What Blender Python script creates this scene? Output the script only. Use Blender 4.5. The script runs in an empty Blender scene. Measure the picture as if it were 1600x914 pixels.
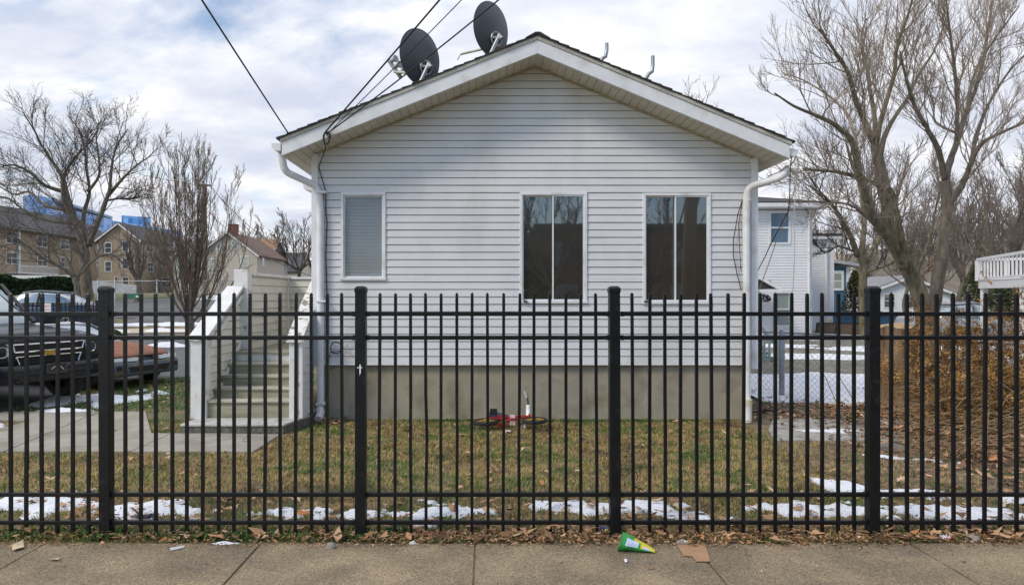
import bpy, math, random
import numpy as np
from mathutils import Vector, Matrix, noise
R = math.radians
rng = random.Random(7)
scene = bpy.context.scene
COL = scene.collection
# ------------------------------------------------------------------ camera
F = 1067.0; CX = 760.0; HY = 462.0; EYE = 1.70
cam_d = bpy.data.cameras.new('camera'); cam = bpy.data.objects.new('camera', cam_d); COL.objects.link(cam)
cam.location = (0, 0, EYE); cam.rotation_euler = (R(90), 0, 0)
cam_d.sensor_width = 36; cam_d.lens = 36 * F / 1600; cam_d.shift_x = 40 / 1600; cam_d.shift_y = 5 / 1600
cam_d.clip_end = 3000; cam_d.clip_start = 0.05
scene.camera = cam
# ------------------------------------------------------------------ sky and sun
SUN_EL, SUN_AZ = 42.0, -128.0          # azimuth from +y towards +x (degrees): low-left, behind the camera
world = bpy.data.worlds.new('World'); scene.world = world; world.use_nodes = True
nt = world.node_tree; N = nt.nodes; L = nt.links
for n in list(N): N.remove(n)
out = N.new('ShaderNodeOutputWorld'); bg = N.new('ShaderNodeBackground'); bg.inputs[1].default_value = 0.1
sky = N.new('ShaderNodeTexSky'); sky.sky_type = 'NISHITA'; sky.sun_disc = False
sky.sun_elevation = R(SUN_EL); sky.sun_rotation = R(SUN_AZ); sky.air_density = 1.0; sky.dust_density = 0.6
tc = N.new('ShaderNodeTexCoord'); sep = N.new('ShaderNodeSeparateXYZ'); L.new(tc.outputs['Generated'], sep.inputs[0])
def M_(op, a, b=None, c=None):
    m = N.new('ShaderNodeMath'); m.operation = op
    for i, v in enumerate((a, b, c)):
        if v is None: continue
        if isinstance(v, (int, float)): m.inputs[i].default_value = v
        else: L.new(v, m.inputs[i])
    return m.outputs[0]
den = M_('ADD', M_('MAXIMUM', sep.outputs[2], 0.0), 0.22)
cmb = N.new('ShaderNodeCombineXYZ'); L.new(M_('DIVIDE', sep.outputs[0], den), cmb.inputs[0]); L.new(M_('DIVIDE', sep.outputs[1], den), cmb.inputs[1])
def W_noise(scale, det, rough, off, dist=0.0):
    mp = N.new('ShaderNodeMapping'); L.new(cmb.outputs[0], mp.inputs[0]); mp.inputs['Location'].default_value = off; mp.inputs['Rotation'].default_value = (0, 0, R(35)); mp.inputs['Scale'].default_value = (1, 1.25, 1)
    n = N.new('ShaderNodeTexNoise'); L.new(mp.outputs[0], n.inputs['Vector']); n.inputs['Scale'].default_value = scale
    n.inputs['Detail'].default_value = det; n.inputs['Roughness'].default_value = rough; n.inputs['Distortion'].default_value = dist
    return n.outputs['Fac']
def W_ramp(fac, stops):
    r = N.new('ShaderNodeValToRGB'); L.new(fac, r.inputs[0]); e = r.color_ramp.elements
    e[0].position, e[0].color = stops[0]; e[1].position, e[1].color = stops[-1]
    for p, c in stops[1:-1]:
        q = e.new(p); q.color = c
    return r.outputs[0]
nA = W_noise(1.15, 7, 0.56, (3.1, 7.4, 0), 0.35); nB = W_noise(2.4, 6, 0.6, (0.3, 2.2, 0), 0.2)
# clearer towards the left of the view, closed layer to the right, clear behind the viewer
side = M_('MULTIPLY', M_('ADD', sep.outputs[0], 0.15), -0.16)
back = M_('MULTIPLY', M_('MAXIMUM', M_('MULTIPLY', sep.outputs[1], -1.0), 0.0), 0.55)
clear = M_('SUBTRACT', nA, M_('ADD', M_('MAXIMUM', side, -0.12), back))
cover = W_ramp(clear, [(0.28, (0, 0, 0, 1)), (0.42, (1, 1, 1, 1))])
SK = 10.0
cloud = W_ramp(nB, [(0.32, (.56 * SK, .60 * SK, .72 * SK, 1)), (0.5, (.70 * SK, .725 * SK, .80 * SK, 1)), (0.66, (.88 * SK, .88 * SK, .90 * SK, 1))])
elev = M_('ADD', 0.97, M_('MULTIPLY', M_('POWER', M_('MAXIMUM', sep.outputs[2], 0.0), 2.5), 0.95))
vm = N.new('ShaderNodeVectorMath'); vm.operation = 'SCALE'; L.new(cloud, vm.inputs[0]); L.new(elev, vm.inputs['Scale'])
mix = N.new('ShaderNodeMix'); mix.data_type = 'RGBA'; L.new(cover, mix.inputs[0])
skb = N.new('ShaderNodeVectorMath'); skb.operation = 'SCALE'; L.new(sky.outputs[0], skb.inputs[0]); skb.inputs['Scale'].default_value = 1.5
L.new(skb.outputs[0], mix.inputs[6]); L.new(vm.outputs[0], mix.inputs[7])
L.new(mix.outputs[2], bg.inputs[0]); L.new(bg.outputs[0], out.inputs[0])
sun_d = bpy.data.lights.new('sun', 'SUN'); sun = bpy.data.objects.new('sun', sun_d); COL.objects.link(sun)
sun_d.energy = 1.6; sun_d.angle = R(14); sun_d.color = (1.0, 0.90, 0.76)
_d = Vector((math.sin(R(SUN_AZ)) * math.cos(R(SUN_EL)), math.cos(R(SUN_AZ)) * math.cos(R(SUN_EL)), math.sin(R(SUN_EL))))
sun.rotation_euler = _d.to_track_quat('Z', 'Y').to_euler(); sun.location = _d * 60
vs = scene.view_settings; vs.view_transform = 'Standard'; vs.look = 'None'; vs.exposure = 0.28; vs.gamma = 1.0; vs.use_curve_mapping = False
scene.cycles.max_bounces = 6; scene.cycles.transparent_max_bounces = 12
# ------------------------------------------------------------------ helpers
def P(px, py, D): return Vector(((px - CX) * D / F, D, EYE - (py - HY) * D / F))   # a photo measurement as a point in metres
def tag(o, label=None, cat=None, group=None, kind=None):
    if label: o['label'] = label
    if cat: o['category'] = cat
    if group: o['group'] = group
    if kind: o['kind'] = kind
    return o
WLOC = {}
def thing(name, label, cat, loc=(0, 0, 0), rz=0.0, group=None):
    o = bpy.data.objects.new(name, None); COL.objects.link(o); o.empty_display_size = .2
    o.location = loc; o.rotation_euler = (0, 0, rz); WLOC[o.name] = Vector(loc)
    return tag(o, label, cat, group)
class MB:
    def __init__(s): s.v = []; s.f = []; s.m = []
    def add(s, vs, fs, m=0):
        b = len(s.v); s.v.extend([tuple(p) for p in vs]); s.f.extend([tuple(b + i for i in f) for f in fs]); s.m.extend([m] * len(fs)); return s
    def box(s, a, b, m=0):
        x0, y0, z0 = a; x1, y1, z1 = b
        return s.add([(x0, y0, z0), (x1, y0, z0), (x1, y1, z0), (x0, y1, z0), (x0, y0, z1), (x1, y0, z1), (x1, y1, z1), (x0, y1, z1)],
              [(0, 3, 2, 1), (4, 5, 6, 7), (0, 1, 5, 4), (1, 2, 6, 5), (2, 3, 7, 6), (3, 0, 4, 7)], m)
    def prism(s, poly, y0, y1, m=0):         # polygon in x,z extruded along y
        n = len(poly); v = [(x, y0, z) for x, z in poly] + [(x, y1, z) for x, z in poly]
        f = [tuple(range(n)), tuple(range(2 * n - 1, n - 1, -1))] + [(i, i + n, (i + 1) % n + n, (i + 1) % n) for i in range(n)]
        return s.add(v, f, m)
    def extr(s, poly3, d, m=0):              # any planar polygon extruded by vector d
        n = len(poly3); d = Vector(d); a = [Vector(p) for p in poly3]
        return s.add(a + [p + d for p in a], [tuple(range(n)), tuple(range(2 * n - 1, n - 1, -1))] + [(i, i + n, (i + 1) % n + n, (i + 1) % n) for i in range(n)], m)
    def tube(s, pts, rad, n=6, m=0, cap=True):
        pts = [Vector(p) for p in pts]; k = len(pts)
        if not hasattr(rad, '__len__'): rad = [rad] * k
        b = len(s.v); up = None
        for i, p in enumerate(pts):
            t = (pts[min(i + 1, k - 1)] - pts[max(i - 1, 0)])
            if t.length < 1e-9: t = Vector((0, 0, 1))
            t.normalize()
            if up is None: up = t.orthogonal().normalized()
            else:
                up = up - t * up.dot(t)
                up = up.normalized() if up.length > 1e-6 else t.orthogonal().normalized()
            w = t.cross(up)
            for j in range(n):
                a = 6.28318 * j / n; q = p + (up * math.cos(a) + w * math.sin(a)) * rad[i]
                s.v.append((q.x, q.y, q.z))
        for i in range(k - 1):
            for j in range(n):
                j2 = (j + 1) % n; s.f.append((b + i * n + j, b + i * n + j2, b + (i + 1) * n + j2, b + (i + 1) * n + j)); s.m.append(m)
        if cap and n > 3:
            s.f.append(tuple(b + j for j in range(n))[::-1]); s.f.append(tuple(b + (k - 1) * n + j for j in range(n))); s.m += [m, m]
        return s
    def lathe(s, prof, c, axis, n=20, m=0):  # prof: (radius, along axis)
        c = Vector(c); ax = Vector(axis).normalized(); u = ax.orthogonal().normalized(); w = ax.cross(u); b = len(s.v); k = len(prof)
        for r, a in prof:
            for j in range(n):
                t = 6.28318 * j / n; q = c + ax * a + (u * math.cos(t) + w * math.sin(t)) * r; s.v.append((q.x, q.y, q.z))
        for i in range(k - 1):
            for j in range(n):
                j2 = (j + 1) % n; s.f.append((b + i * n + j, b + i * n + j2, b + (i + 1) * n + j2, b + (i + 1) * n + j)); s.m.append(m)
        return s
    def build(s, name, mats, parent=None, local=False, smooth=False, bevel=0.0, recalc=True):
        V = np.array(s.v, dtype=np.float64).reshape(-1, 3); off = Vector((0, 0, 0))
        if parent is not None:
            off = WLOC.get(parent.name, Vector((0, 0, 0)))
        elif len(V) and not local:
            off = Vector(((V[:, 0].min() + V[:, 0].max()) / 2, (V[:, 1].min() + V[:, 1].max()) / 2, V[:, 2].min()))
        if not local: V = V - np.array(off)
        me = bpy.data.meshes.new(name); me.from_pydata([tuple(p) for p in V], [], s.f)
        if not isinstance(mats, (list, tuple)): mats = [mats]
        for q in mats: me.materials.append(q)
        if len(mats) > 1: me.polygons.foreach_set('material_index', s.m)
        if recalc:
            import bmesh
            bm = bmesh.new(); bm.from_mesh(me); bmesh.ops.recalc_face_normals(bm, faces=bm.faces); bm.to_mesh(me); bm.free()
        if smooth: me.polygons.foreach_set('use_smooth', [True] * len(me.polygons))
        me.update()
        o = bpy.data.objects.new(name, me); COL.objects.link(o)
        if parent is not None: o.parent = parent; WLOC[o.name] = off
        elif not local: o.location = off; WLOC[o.name] = Vector(off)
        if smooth and smooth != 'all':
            md = o.modifiers.new('split', 'EDGE_SPLIT'); md.split_angle = R(38)
        if bevel:
            md = o.modifiers.new('bevel', 'BEVEL'); md.width = bevel; md.segments = 2; md.limit_method = 'ANGLE'; md.angle_limit = R(40)
        return o
def rot_pts(pts, c, ax, ang):
    m = Matrix.Rotation(ang, 3, ax); c = Vector(c); return [m @ (Vector(p) - c) + c for p in pts]
# ------------------------------------------------------------------ materials
MATS = {}
def mat(name, col, rough=0.7, var=0.15, scale=6.0, bump=0.0, bscale=40.0, metal=0.0, col2=None, spec=0.5, stretch=(1, 1, 1), det=5, lo=.35, hi=.65, coat=0.0, dirt=None, dscale=2.0, dlo=.55, dhi=.75):
    if name in MATS: return MATS[name]
    m = bpy.data.materials.new(name); m.use_nodes = True; t = m.node_tree; n = t.nodes; l = t.links; b = n['Principled BSDF']
    b.inputs['Roughness'].default_value = rough; b.inputs['Metallic'].default_value = metal; b.inputs['Specular IOR Level'].default_value = spec
    b.inputs['Coat Weight'].default_value = coat
    tcn = n.new('ShaderNodeTexCoord'); mp = n.new('ShaderNodeMapping'); l.new(tcn.outputs['Object'], mp.inputs[0]); mp.inputs['Scale'].default_value = stretch
    nz = n.new('ShaderNodeTexNoise'); l.new(mp.outputs[0], nz.inputs['Vector']); nz.inputs['Scale'].default_value = scale; nz.inputs['Detail'].default_value = det; nz.inputs['Roughness'].default_value = .6
    rp = n.new('ShaderNodeValToRGB'); l.new(nz.outputs['Fac'], rp.inputs[0]); e = rp.color_ramp.elements
    if col2 is None: c0 = tuple(c * (1 - var) for c in col); c1 = tuple(min(1, c * (1 + var)) for c in col)
    else: c0, c1 = col, col2
    e[0].position = lo; e[0].color = (*c0, 1); e[1].position = hi; e[1].color = (*c1, 1)
    last = rp.outputs[0]
    if dirt:
        nd = n.new('ShaderNodeTexNoise'); l.new(mp.outputs[0], nd.inputs['Vector']); nd.inputs['Scale'].default_value = dscale; nd.inputs['Detail'].default_value = 7
        mr = n.new('ShaderNodeMapRange'); l.new(nd.outputs['Fac'], mr.inputs[0]); mr.inputs[1].default_value = dlo; mr.inputs[2].default_value = dhi
        mx = n.new('ShaderNodeMix'); mx.data_type = 'RGBA'; l.new(mr.outputs[0], mx.inputs[0]); l.new(last, mx.inputs[6]); mx.inputs[7].default_value = (*dirt, 1); last = mx.outputs[2]
    l.new(last, b.inputs['Base Color'])
    if bump:
        nb = n.new('ShaderNodeTexNoise'); l.new(mp.outputs[0], nb.inputs['Vector']); nb.inputs['Scale'].default_value = bscale; nb.inputs['Detail'].default_value = 6
        bp = n.new('ShaderNodeBump'); bp.inputs['Strength'].default_value = bump; bp.inputs['Distance'].default_value = .02
        l.new(nb.outputs['Fac'], bp.inputs['Height']); l.new(bp.outputs[0], b.inputs['Normal'])
    MATS[name] = m; return m
def mat_attr(name, stops, rough=.8, trans=0.0):      # colour picked per face from the 'rnd' attribute (each leaf or blade has its own colour)
    m = bpy.data.materials.new(name); m.use_nodes = True; t = m.node_tree; n = t.nodes; l = t.links; b = n['Principled BSDF']
    a = n.new('ShaderNodeAttribute'); a.attribute_name = 'rnd'; rp = n.new('ShaderNodeValToRGB'); l.new(a.outputs['Fac'], rp.inputs[0])
    e = rp.color_ramp.elements; e[0].position, c = stops[0]; e[0].color = (*c, 1); e[1].position, c = stops[-1]; e[1].color = (*c, 1)
    for p, c in stops[1:-1]:
        q = e.new(p); q.color = (*c, 1)
    l.new(rp.outputs[0], b.inputs['Base Color']); b.inputs['Roughness'].default_value = rough; b.inputs['Specular IOR Level'].default_value = .25
    return m
def glass_dark(name, col=(.012, .014, .016), refl=0.10, rough=.02, wav=0.0):
    m = bpy.data.materials.new(name); m.use_nodes = True; t = m.node_tree; n = t.nodes; l = t.links; b = n['Principled BSDF']
    b.inputs['Base Color'].default_value = (*col, 1); b.inputs['Roughness'].default_value = .25
    g = n.new('ShaderNodeBsdfGlossy'); g.inputs['Roughness'].default_value = rough; g.inputs['Color'].default_value = (.9, .95, 1, 1)
    fr = n.new('ShaderNodeFresnel'); fr.inputs[0].default_value = 1.5; ad = n.new('ShaderNodeMath'); ad.operation = 'ADD'; ad.inputs[1].default_value = refl; l.new(fr.outputs[0], ad.inputs[0])
    mx = n.new('ShaderNodeMixShader'); l.new(ad.outputs[0], mx.inputs[0]); l.new(b.outputs[0], mx.inputs[1]); l.new(g.outputs[0], mx.inputs[2]); l.new(mx.outputs[0], n['Material Output'].inputs[0])
    if wav:
        tcn = n.new('ShaderNodeTexCoord'); nb = n.new('ShaderNodeTexNoise'); l.new(tcn.outputs['Object'], nb.inputs['Vector']); nb.inputs['Scale'].default_value = 2.0
        bp = n.new('ShaderNodeBump'); bp.inputs['Strength'].default_value = wav; bp.inputs['Distance'].default_value = .02; l.new(nb.outputs['Fac'], bp.inputs['Height']); l.new(bp.outputs[0], g.inputs['Normal'])
    return m
def glass_clear(name):
    m = bpy.data.materials.new(name); m.use_nodes = True; t = m.node_tree; n = t.nodes; l = t.links
    g = n.new('ShaderNodeBsdfGlossy'); g.inputs['Roughness'].default_value = .02; g.inputs['Color'].default_value = (.6, .6, .6, 1); tr = n.new('ShaderNodeBsdfTransparent'); tr.inputs[0].default_value = (.93, .93, .93, 1)
    lw = n.new('ShaderNodeLayerWeight'); pw = n.new('ShaderNodeMath'); pw.operation = 'POWER'; pw.inputs[1].default_value = 5; l.new(lw.outputs['Facing'], pw.inputs[0]); ad = n.new('ShaderNodeMath'); ad.operation = 'MULTIPLY_ADD'; ad.inputs[1].default_value = .9; ad.inputs[2].default_value = .035; l.new(pw.outputs[0], ad.inputs[0])
    mx = n.new('ShaderNodeMixShader'); l.new(ad.outputs[0], mx.inputs[0]); l.new(tr.outputs[0], mx.inputs[1]); l.new(g.outputs[0], mx.inputs[2]); l.new(mx.outputs[0], n['Material Output'].inputs[0])
    return m
SIDING = mat('vinyl siding light grey', (.66, .66, .665), .55, .03, 3, .03, 60, dirt=(.44, .41, .34), dscale=1.1, dlo=.52, dhi=.95, stretch=(1, 1, .45))
SIDING_W = mat('white vinyl siding', (.78, .79, .80), .5, .03, 3)
SIDING_CR = mat('cream vinyl siding', (.66, .64, .56), .6, .05, 4, dirt=(.40, .36, .25), dscale=3, dlo=.58, dhi=.85)
TRIM = mat('white painted trim', (.74, .745, .76), .5, .05, 5, dirt=(.46, .42, .33), dscale=4, dlo=.54, dhi=.9)
TRIM_D = mat('dirty white paint on wood', (.70, .69, .67), .6, .07, 7, .15, 30, dirt=(.30, .27, .22), dscale=6, dlo=.60, dhi=.72)
TRIM_G = mat('weathered beige drip trim', (.50, .47, .41), .6, .12, 5)
SOFFIT = mat('aged cream soffit', (.58, .53, .44), .6, .08, 5)
SHINGLE = mat('dark asphalt shingle', (.045, .042, .042), .9, .4, 40, .6, 90)
CONC = mat('foundation concrete', (.33, .295, .22), .9, .10, 2.2, .35, 25, dirt=(.19, .165, .11), dscale=2.4, dlo=.5, dhi=.74)
CONC2 = mat('old pad concrete', (.32, .31, .28), .9, .2, 9, .5, 40, dirt=(.15, .14, .11), dscale=5, dlo=.5, dhi=.7)
BLACK = mat('black fence paint', (.0055, .006, .0075), .42, .3, 12, .12, 60, spec=.32, dirt=(.030, .029, .028), dscale=16, dlo=.6, dhi=.8)
GALV = mat('galvanised steel', (.36, .38, .40), .45, .15, 10, metal=.6)
CABLE = mat('black cable rubber', (.012, .012, .013), .6, .2, 10)
CABLE_W = mat('grey cable rubber', (.42, .42, .40), .6, .2, 10)
BARK = mat('grey brown bark', (.085, .068, .05), .95, .4, 12, .9, 35, col2=(.20, .17, .13), stretch=(1, 1, .25))
BARK_G = mat('green tinged bark', (.075, .066, .038), .95, .4, 9, .9, 35, col2=(.215, .185, .12), stretch=(1, 1, .25))
BARK_D = mat('dark twig bark', (.10, .08, .068), .95, .3, 10)
BARK_L = mat('pale twig bark', (.23, .185, .145), .95, .3, 10)
GLASS = glass_dark('reflective window glass', (.028, .024, .018), refl=.12, wav=.02)
GLASS_F = glass_dark('far window glass', (.05, .065, .08), .12)
GLASS_C = glass_clear('clear window glass')
GLASS_CAR = glass_dark('tinted car glass', (.10, .14, .14), .22)
TREAD = mat('worn grey stair tread', (.42, .40, .32), .85, .2, 6, .4, 40, stretch=(.4, 3, 3), dirt=(.20, .20, .12), dscale=4, dlo=.52, dhi=.72)
WOOD = mat('weathered stair wood', (.34, .32, .23), .85, .2, 6, .4, 40, stretch=(.4, 3, 3), dirt=(.13, .13, .06), dscale=3, dlo=.5, dhi=.72)
# ------------------------------------------------------------------ terrain
GK = [(-400, 0), (15, 0), (20, .12), (26, .45), (32, .8), (42, 1.45), (50, 1.7), (60, 1.9), (80, 2.0), (120, 2.2), (420, 5.0)]
def g_y(y):
    for (a, za), (b, zb) in zip(GK, GK[1:]):
        if y <= b: return za + (zb - za) * (y - a) / (b - a)
    return GK[-1][1]
def g_w(x): return 1.0 if x <= -4 else (0.0 if x >= 5 else (5 - x) / 9)
def ground_z(x, y): return g_y(y) * g_w(x)
GROUND = mat('winter lawn soil', (.11, .085, .045), .95, .3, 5, .6, 30, col2=(.22, .17, .085), dirt=(.06, .085, .025), dscale=1.3, dlo=.48, dhi=.62)
xs = sorted(set([-420, -200, -100, -60, -40, -25, -15, -10, -7, -4, -2, 0, 2, 5, 8, 12, 20, 40, 80, 160, 420])); ys = [-420, -100, -20, 2.2, 4, 6, 8, 10, 12, 15, 20, 26, 32, 42, 50, 60, 80, 120, 420]
mb = MB(); mb.v = [(x, y, ground_z(x, y)) for y in ys for x in xs]
nx = len(xs); mb.f = [(j * nx + i, j * nx + i + 1, (j + 1) * nx + i + 1, (j + 1) * nx + i) for j in range(len(ys) - 1) for i in range(nx - 1)]; mb.m = [0] * len(mb.f)
tag(mb.build('ground', GROUND), 'winter lawn and bare ground under everything', kind='structure')
def clip_poly(poly, y0, y1):
    def half(pl, c, s):
        o = []
        for a, b in zip(pl, pl[1:] + pl[:1]):
            ia, ib = (a[1] - c) * s >= 0, (b[1] - c) * s >= 0
            if ia: o.append(a)
            if ia != ib:
                t = (c - a[1]) / (b[1] - a[1]); o.append((a[0] + (b[0] - a[0]) * t, c))
        return o
    return half(half(poly, y0, 1), y1, -1)
def sheet(name, label, poly, dz, m, thick=0.0, kind='structure'):     # poly in x,y laid over the terrain (all left of x=-4 or in the flat)
    mb = MB(); ky = [k[0] for k in GK]
    for a, b in zip(ky, ky[1:]):
        p = clip_poly(poly, a, b)
        if len(p) > 2: mb.add([(x, y, ground_z(x, y) + dz) for x, y in p], [tuple(range(len(p)))])
    o = mb.build(name, m)
    return tag(o, label, kind=kind)
ASPHALT = mat('grey worn asphalt', (.10, .10, .10), .9, .2, 3, .3, 60, dirt=(.15, .145, .14), dscale=.7, dlo=.5, dhi=.7)
CONC_P = mat('path concrete', (.30, .275, .225), .9, .12, 4, .35, 50, dirt=(.19, .165, .12), dscale=1.4, dlo=.5, dhi=.7)
sheet('side_street', 'grey asphalt side street beyond the stairs where cars are parked', [(-7.0, 8.9), (-7.0, 10.8), (-7.45, 12.6), (-6.3, 14.2), (-4.0, 15.0), (-4.0, 24.6), (-60, 20.0), (-60, 8.9)], .012, ASPHALT)
sheet('far_footpath', 'tan pavement strip along the far side of the street', [(-4, 26.6), (-4, 24.9), (-14, 24.0), (-60, 19.0), (-60, 22.6), (-14, 25.6)], .03, mat('tan far pavement', (.42, .36, .27), .9))
sheet('parking_lot', 'grey asphalt parking lot beyond the tan pavement', [(-4, 27.6), (-14.6, 26.8), (-15.4, 30.0), (-26.0, 32), (-25.5, 38), (-19, 44.0), (-4, 44)], .03, ASPHALT)
sheet('mound_lawn', 'green lawn bank under the big bare tree', [(-60, 22.8), (-16.0, 27.8), (-17, 31), (-27, 33), (-26.5, 38), (-20, 45), (-20, 50), (-60, 50)], .02, mat('green grass bank', (.07, .10, .03), .95, .3, 8, .5, 20, dirt=(.15, .12, .06), dscale=1))
sheet('street_lawn', 'grass verge between the path and the side street', [(-6.95, 9.95), (-4.9, 9.95), (-4.0, 8.4), (-4, 14.9), (-6.3, 14.1), (-7.4, 12.6), (-6.95, 10.8)], .004, mat('green verge', (.07, .09, .03), .95, .3, 6, .5, 30, dirt=(.16, .12, .06), dscale=1.6, dlo=.45, dhi=.6))
PATH = [(-2.52, 7.37), (-2.50, 8.28), (-3.2, 8.36), (-4.1, 8.36), (-4.95, 9.92), (-7.0, 9.92), (-12, 9.92), (-12, 7.37)]
mb = MB()
def slab(poly, z0=-.03, z1=.022): mb.extr([(x, y, z0) for x, y in poly], (0, 0, z1 - z0))
slab([(-2.52, 7.38), (-2.50, 8.28), (-3.2, 8.35), (-3.84, 8.35), (-3.84, 7.38)])
slab([(-3.85, 7.38), (-3.85, 8.35), (-4.1, 8.36), (-4.95, 9.92), (-5.6, 9.92), (-5.2, 7.38)])
slab([(-5.215, 7.38), (-5.615, 9.92), (-6.98, 9.92), (-6.98, 9.3), (-6.1, 9.2), (-6.3, 8.05), (-6.7, 7.38)])
slab([(-6.715, 7.38), (-6.315, 8.05), (-7.5, 8.0), (-12, 8.0), (-12, 7.38)])
tag(mb.build('garden_path', CONC_P, bevel=.006), 'broad concrete path leading from the stair to the side street', kind='structure')
# front pavement in slabs with joints; road behind the viewer
WALK = mat('exposed aggregate pavement', (.28, .225, .15), .9, .16, 3, .5, 130)
t = WALK.node_tree; bs = t.nodes['Principled BSDF']; src = bs.inputs['Base Color'].links[0].from_socket
vo = t.nodes.new('ShaderNodeTexVoronoi'); vo.inputs['Scale'].default_value = 125; tcw = t.nodes.new('ShaderNodeTexCoord'); t.links.new(tcw.outputs['Object'], vo.inputs['Vector'])
hs = t.nodes.new('ShaderNodeSeparateColor'); t.links.new(vo.outputs['Color'], hs.inputs[0]); rr = t.nodes.new('ShaderNodeValToRGB'); t.links.new(hs.outputs[0], rr.inputs[0])
e = rr.color_ramp.elements; e[0].position = .0; e[0].color = (.55, .55, .56, 1); e[1].position = 1; e[1].color = (1.35, 1.3, 1.22, 1)
for p_, c_ in ((.16, (.62, .62, .63, 1)), (.26, (.85, .85, .84, 1)), (.8, (1.02, 1.0, .96, 1)), (.86, (1.4, 1.33, 1.2, 1))):
    q = e.new(p_); q.color = c_
mm = t.nodes.new('ShaderNodeMix'); mm.data_type = 'RGBA'; mm.blend_type = 'MULTIPLY'; mm.inputs[0].default_value = 1; t.links.new(src, mm.inputs[6]); t.links.new(rr.outputs[0], mm.inputs[7])
n2 = t.nodes.new('ShaderNodeTexNoise'); n2.inputs['Scale'].default_value = 1.6; n2.inputs['Detail'].default_value = 6; t.links.new(tcw.outputs['Object'], n2.inputs['Vector'])
r2 = t.nodes.new('ShaderNodeValToRGB'); t.links.new(n2.outputs['Fac'], r2.inputs[0]); r2.color_ramp.elements[0].position = .35; r2.color_ramp.elements[0].color = (.72, .72, .74, 1); r2.color_ramp.elements[1].position = .65; r2.color_ramp.elements[1].color = (1.1, 1.08, 1.02, 1)
m2 = t.nodes.new('ShaderNodeMix'); m2.data_type = 'RGBA'; m2.blend_type = 'MULTIPLY'; m2.inputs[0].default_value = 1; t.links.new(mm.outputs[2], m2.inputs[6]); t.links.new(r2.outputs[0], m2.inputs[7]); t.links.new(m2.outputs[2], bs.inputs['Base Color'])
mb = MB(); js = [-16.3, -14.8, -13.3, -11.9, -10.4, -8.9, -7.4, -5.95, -4.48, -3.01, -1.54, -.075, 1.41, 2.885, 4.36, 5.83, 7.3, 8.8, 10.3, 11.8, 13.2, 14.7, 16.2]
for i, (a, b) in enumerate(zip(js, js[1:])):
    dz = rng.uniform(-.003, .003)
    mb.box((a + .006, 3.05, -.08), (b - .006, 4.66, .012 + dz))
tag(mb.build('pavement', WALK, bevel=.005), 'speckled concrete pavement in front of the black fence', kind='structure')
mb = MB(); mb.box((-60, -8, -.3), (60, 2.0, -.11)); tag(mb.build('road', ASPHALT), 'asphalt road behind the viewer', kind='structure')
mb = MB(); mb.box((-60, 2.0, -.3), (60, 2.16, .004)); tag(mb.build('kerb', CONC2), 'concrete kerb of the front road', kind='structure')
# patch of mud and leaf mould at the right, stained pad beside the house
DIRT = mat('dark leaf mould', (.10, .072, .045), .95, .4, 7, .8, 30, col2=(.20, .15, .095), dirt=(.06, .07, .03), dscale=2, dlo=.5, dhi=.65)
sheet('bare_earth', 'brown bare earth beside and behind the house', [(3.75, 9.0), (3.3, 8.0), (3.2, 6.6), (3.5, 5.9), (12, 5.6), (14, 10.3), (7, 10.3), (5.2, 10.6), (3.75, 11.4), (3.4, 40), (2.5, 40), (3.2, 9.36)], .004, DIRT)
sheet('side_yard', 'grey worn yard behind the wire fence', [(3.5, 11.2), (14, 10.5), (30, 12), (30, 40), (3.5, 40)], .006, mat('grey yard', (.17, .16, .13), .95, .3, 2, .4, 20))
mb = MB(); mb.extr([(3.35, 7.95, -.02), (4.9, 7.95, -.02), (5.15, 8.35, -.02), (4.7, 9.3, -.02), (3.9, 9.3, -.02), (3.55, 8.6, -.02)], (0, 0, .045))
tag(mb.build('splash_pad', CONC2, bevel=.01), 'old stained concrete slab by the right corner of the house', kind='structure')
# ------------------------------------------------------------------ snow
SNOW = mat('old snow', (.72, .74, .78), .75, .05, 8, 1.0, 30, spec=.3, dirt=(.45, .42, .38), dscale=9, dlo=.58, dhi=.82)
def nz(x, y, s, k=0.0): return noise.noise(Vector((x * s, y * s, k)))
def fb(x, y, s, k=0.0): return nz(x, y, s, k) + .5 * nz(x, y, s * 2.1, k + 5) + .3 * nz(x, y, s * 4.5, k + 9)
def snow_a(x, y):      # band behind the black fence
    if y < 4.98: return -1
    yc = 5.42 + .06 * math.sin(x * 1.3)
    if x < -3: yc = 5.55
    wdt = .30 if x > -3 else .42
    v = 1 - abs(y - yc) / wdt
    if -2.1 < x < -1.35: v -= .55
    if x > 3.0:
        v = max(v - .05, 1.25 - abs(y - (6.05 - (x - 3.0) * .32)) / .2)
    return v * .62 - .37 + fb(x, y, 1.7, 3) * .80 + fb(x, y, 6.5, 8) * .24 + fb(x, y, 17, 4) * .13
def snow_patch(name, label, x0, x1, y0, y1, f, res=.025, h=.035, cell=None):
    mb = MB(); nx = int((x1 - x0) / res) + 1; ny = int((y1 - y0) / res) + 1; Z = {}
    for j in range(ny):
        for i in range(nx):
            x, y = x0 + i * res, y0 + j * res; v = f(x, y)
            Z[i, j] = (x, y, v)
    idx = {}
    def vid(i, j):
        if (i, j) not in idx:
            x, y, v = Z[i, j]; idx[i, j] = len(mb.v)
            z = -.012 + min(1, max(0, v + .06) / .12) * (.012 + h * .5) + max(0, v) * h * 1.2
            mb.v.append((x, y, ground_z(x, y) + z))
        return idx[i, j]
    for j in range(ny - 1):
        for i in range(nx - 1):
            if max(Z[i, j][2], Z[i + 1, j][2], Z[i, j + 1][2], Z[i + 1, j + 1][2]) > -.05:
                mb.f.append((vid(i, j), vid(i + 1, j), vid(i + 1, j + 1), vid(i, j + 1))); mb.m.append(0)
    o = mb.build(name, SNOW, smooth='all', recalc=False); return tag(o, label, kind='stuff')
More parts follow.
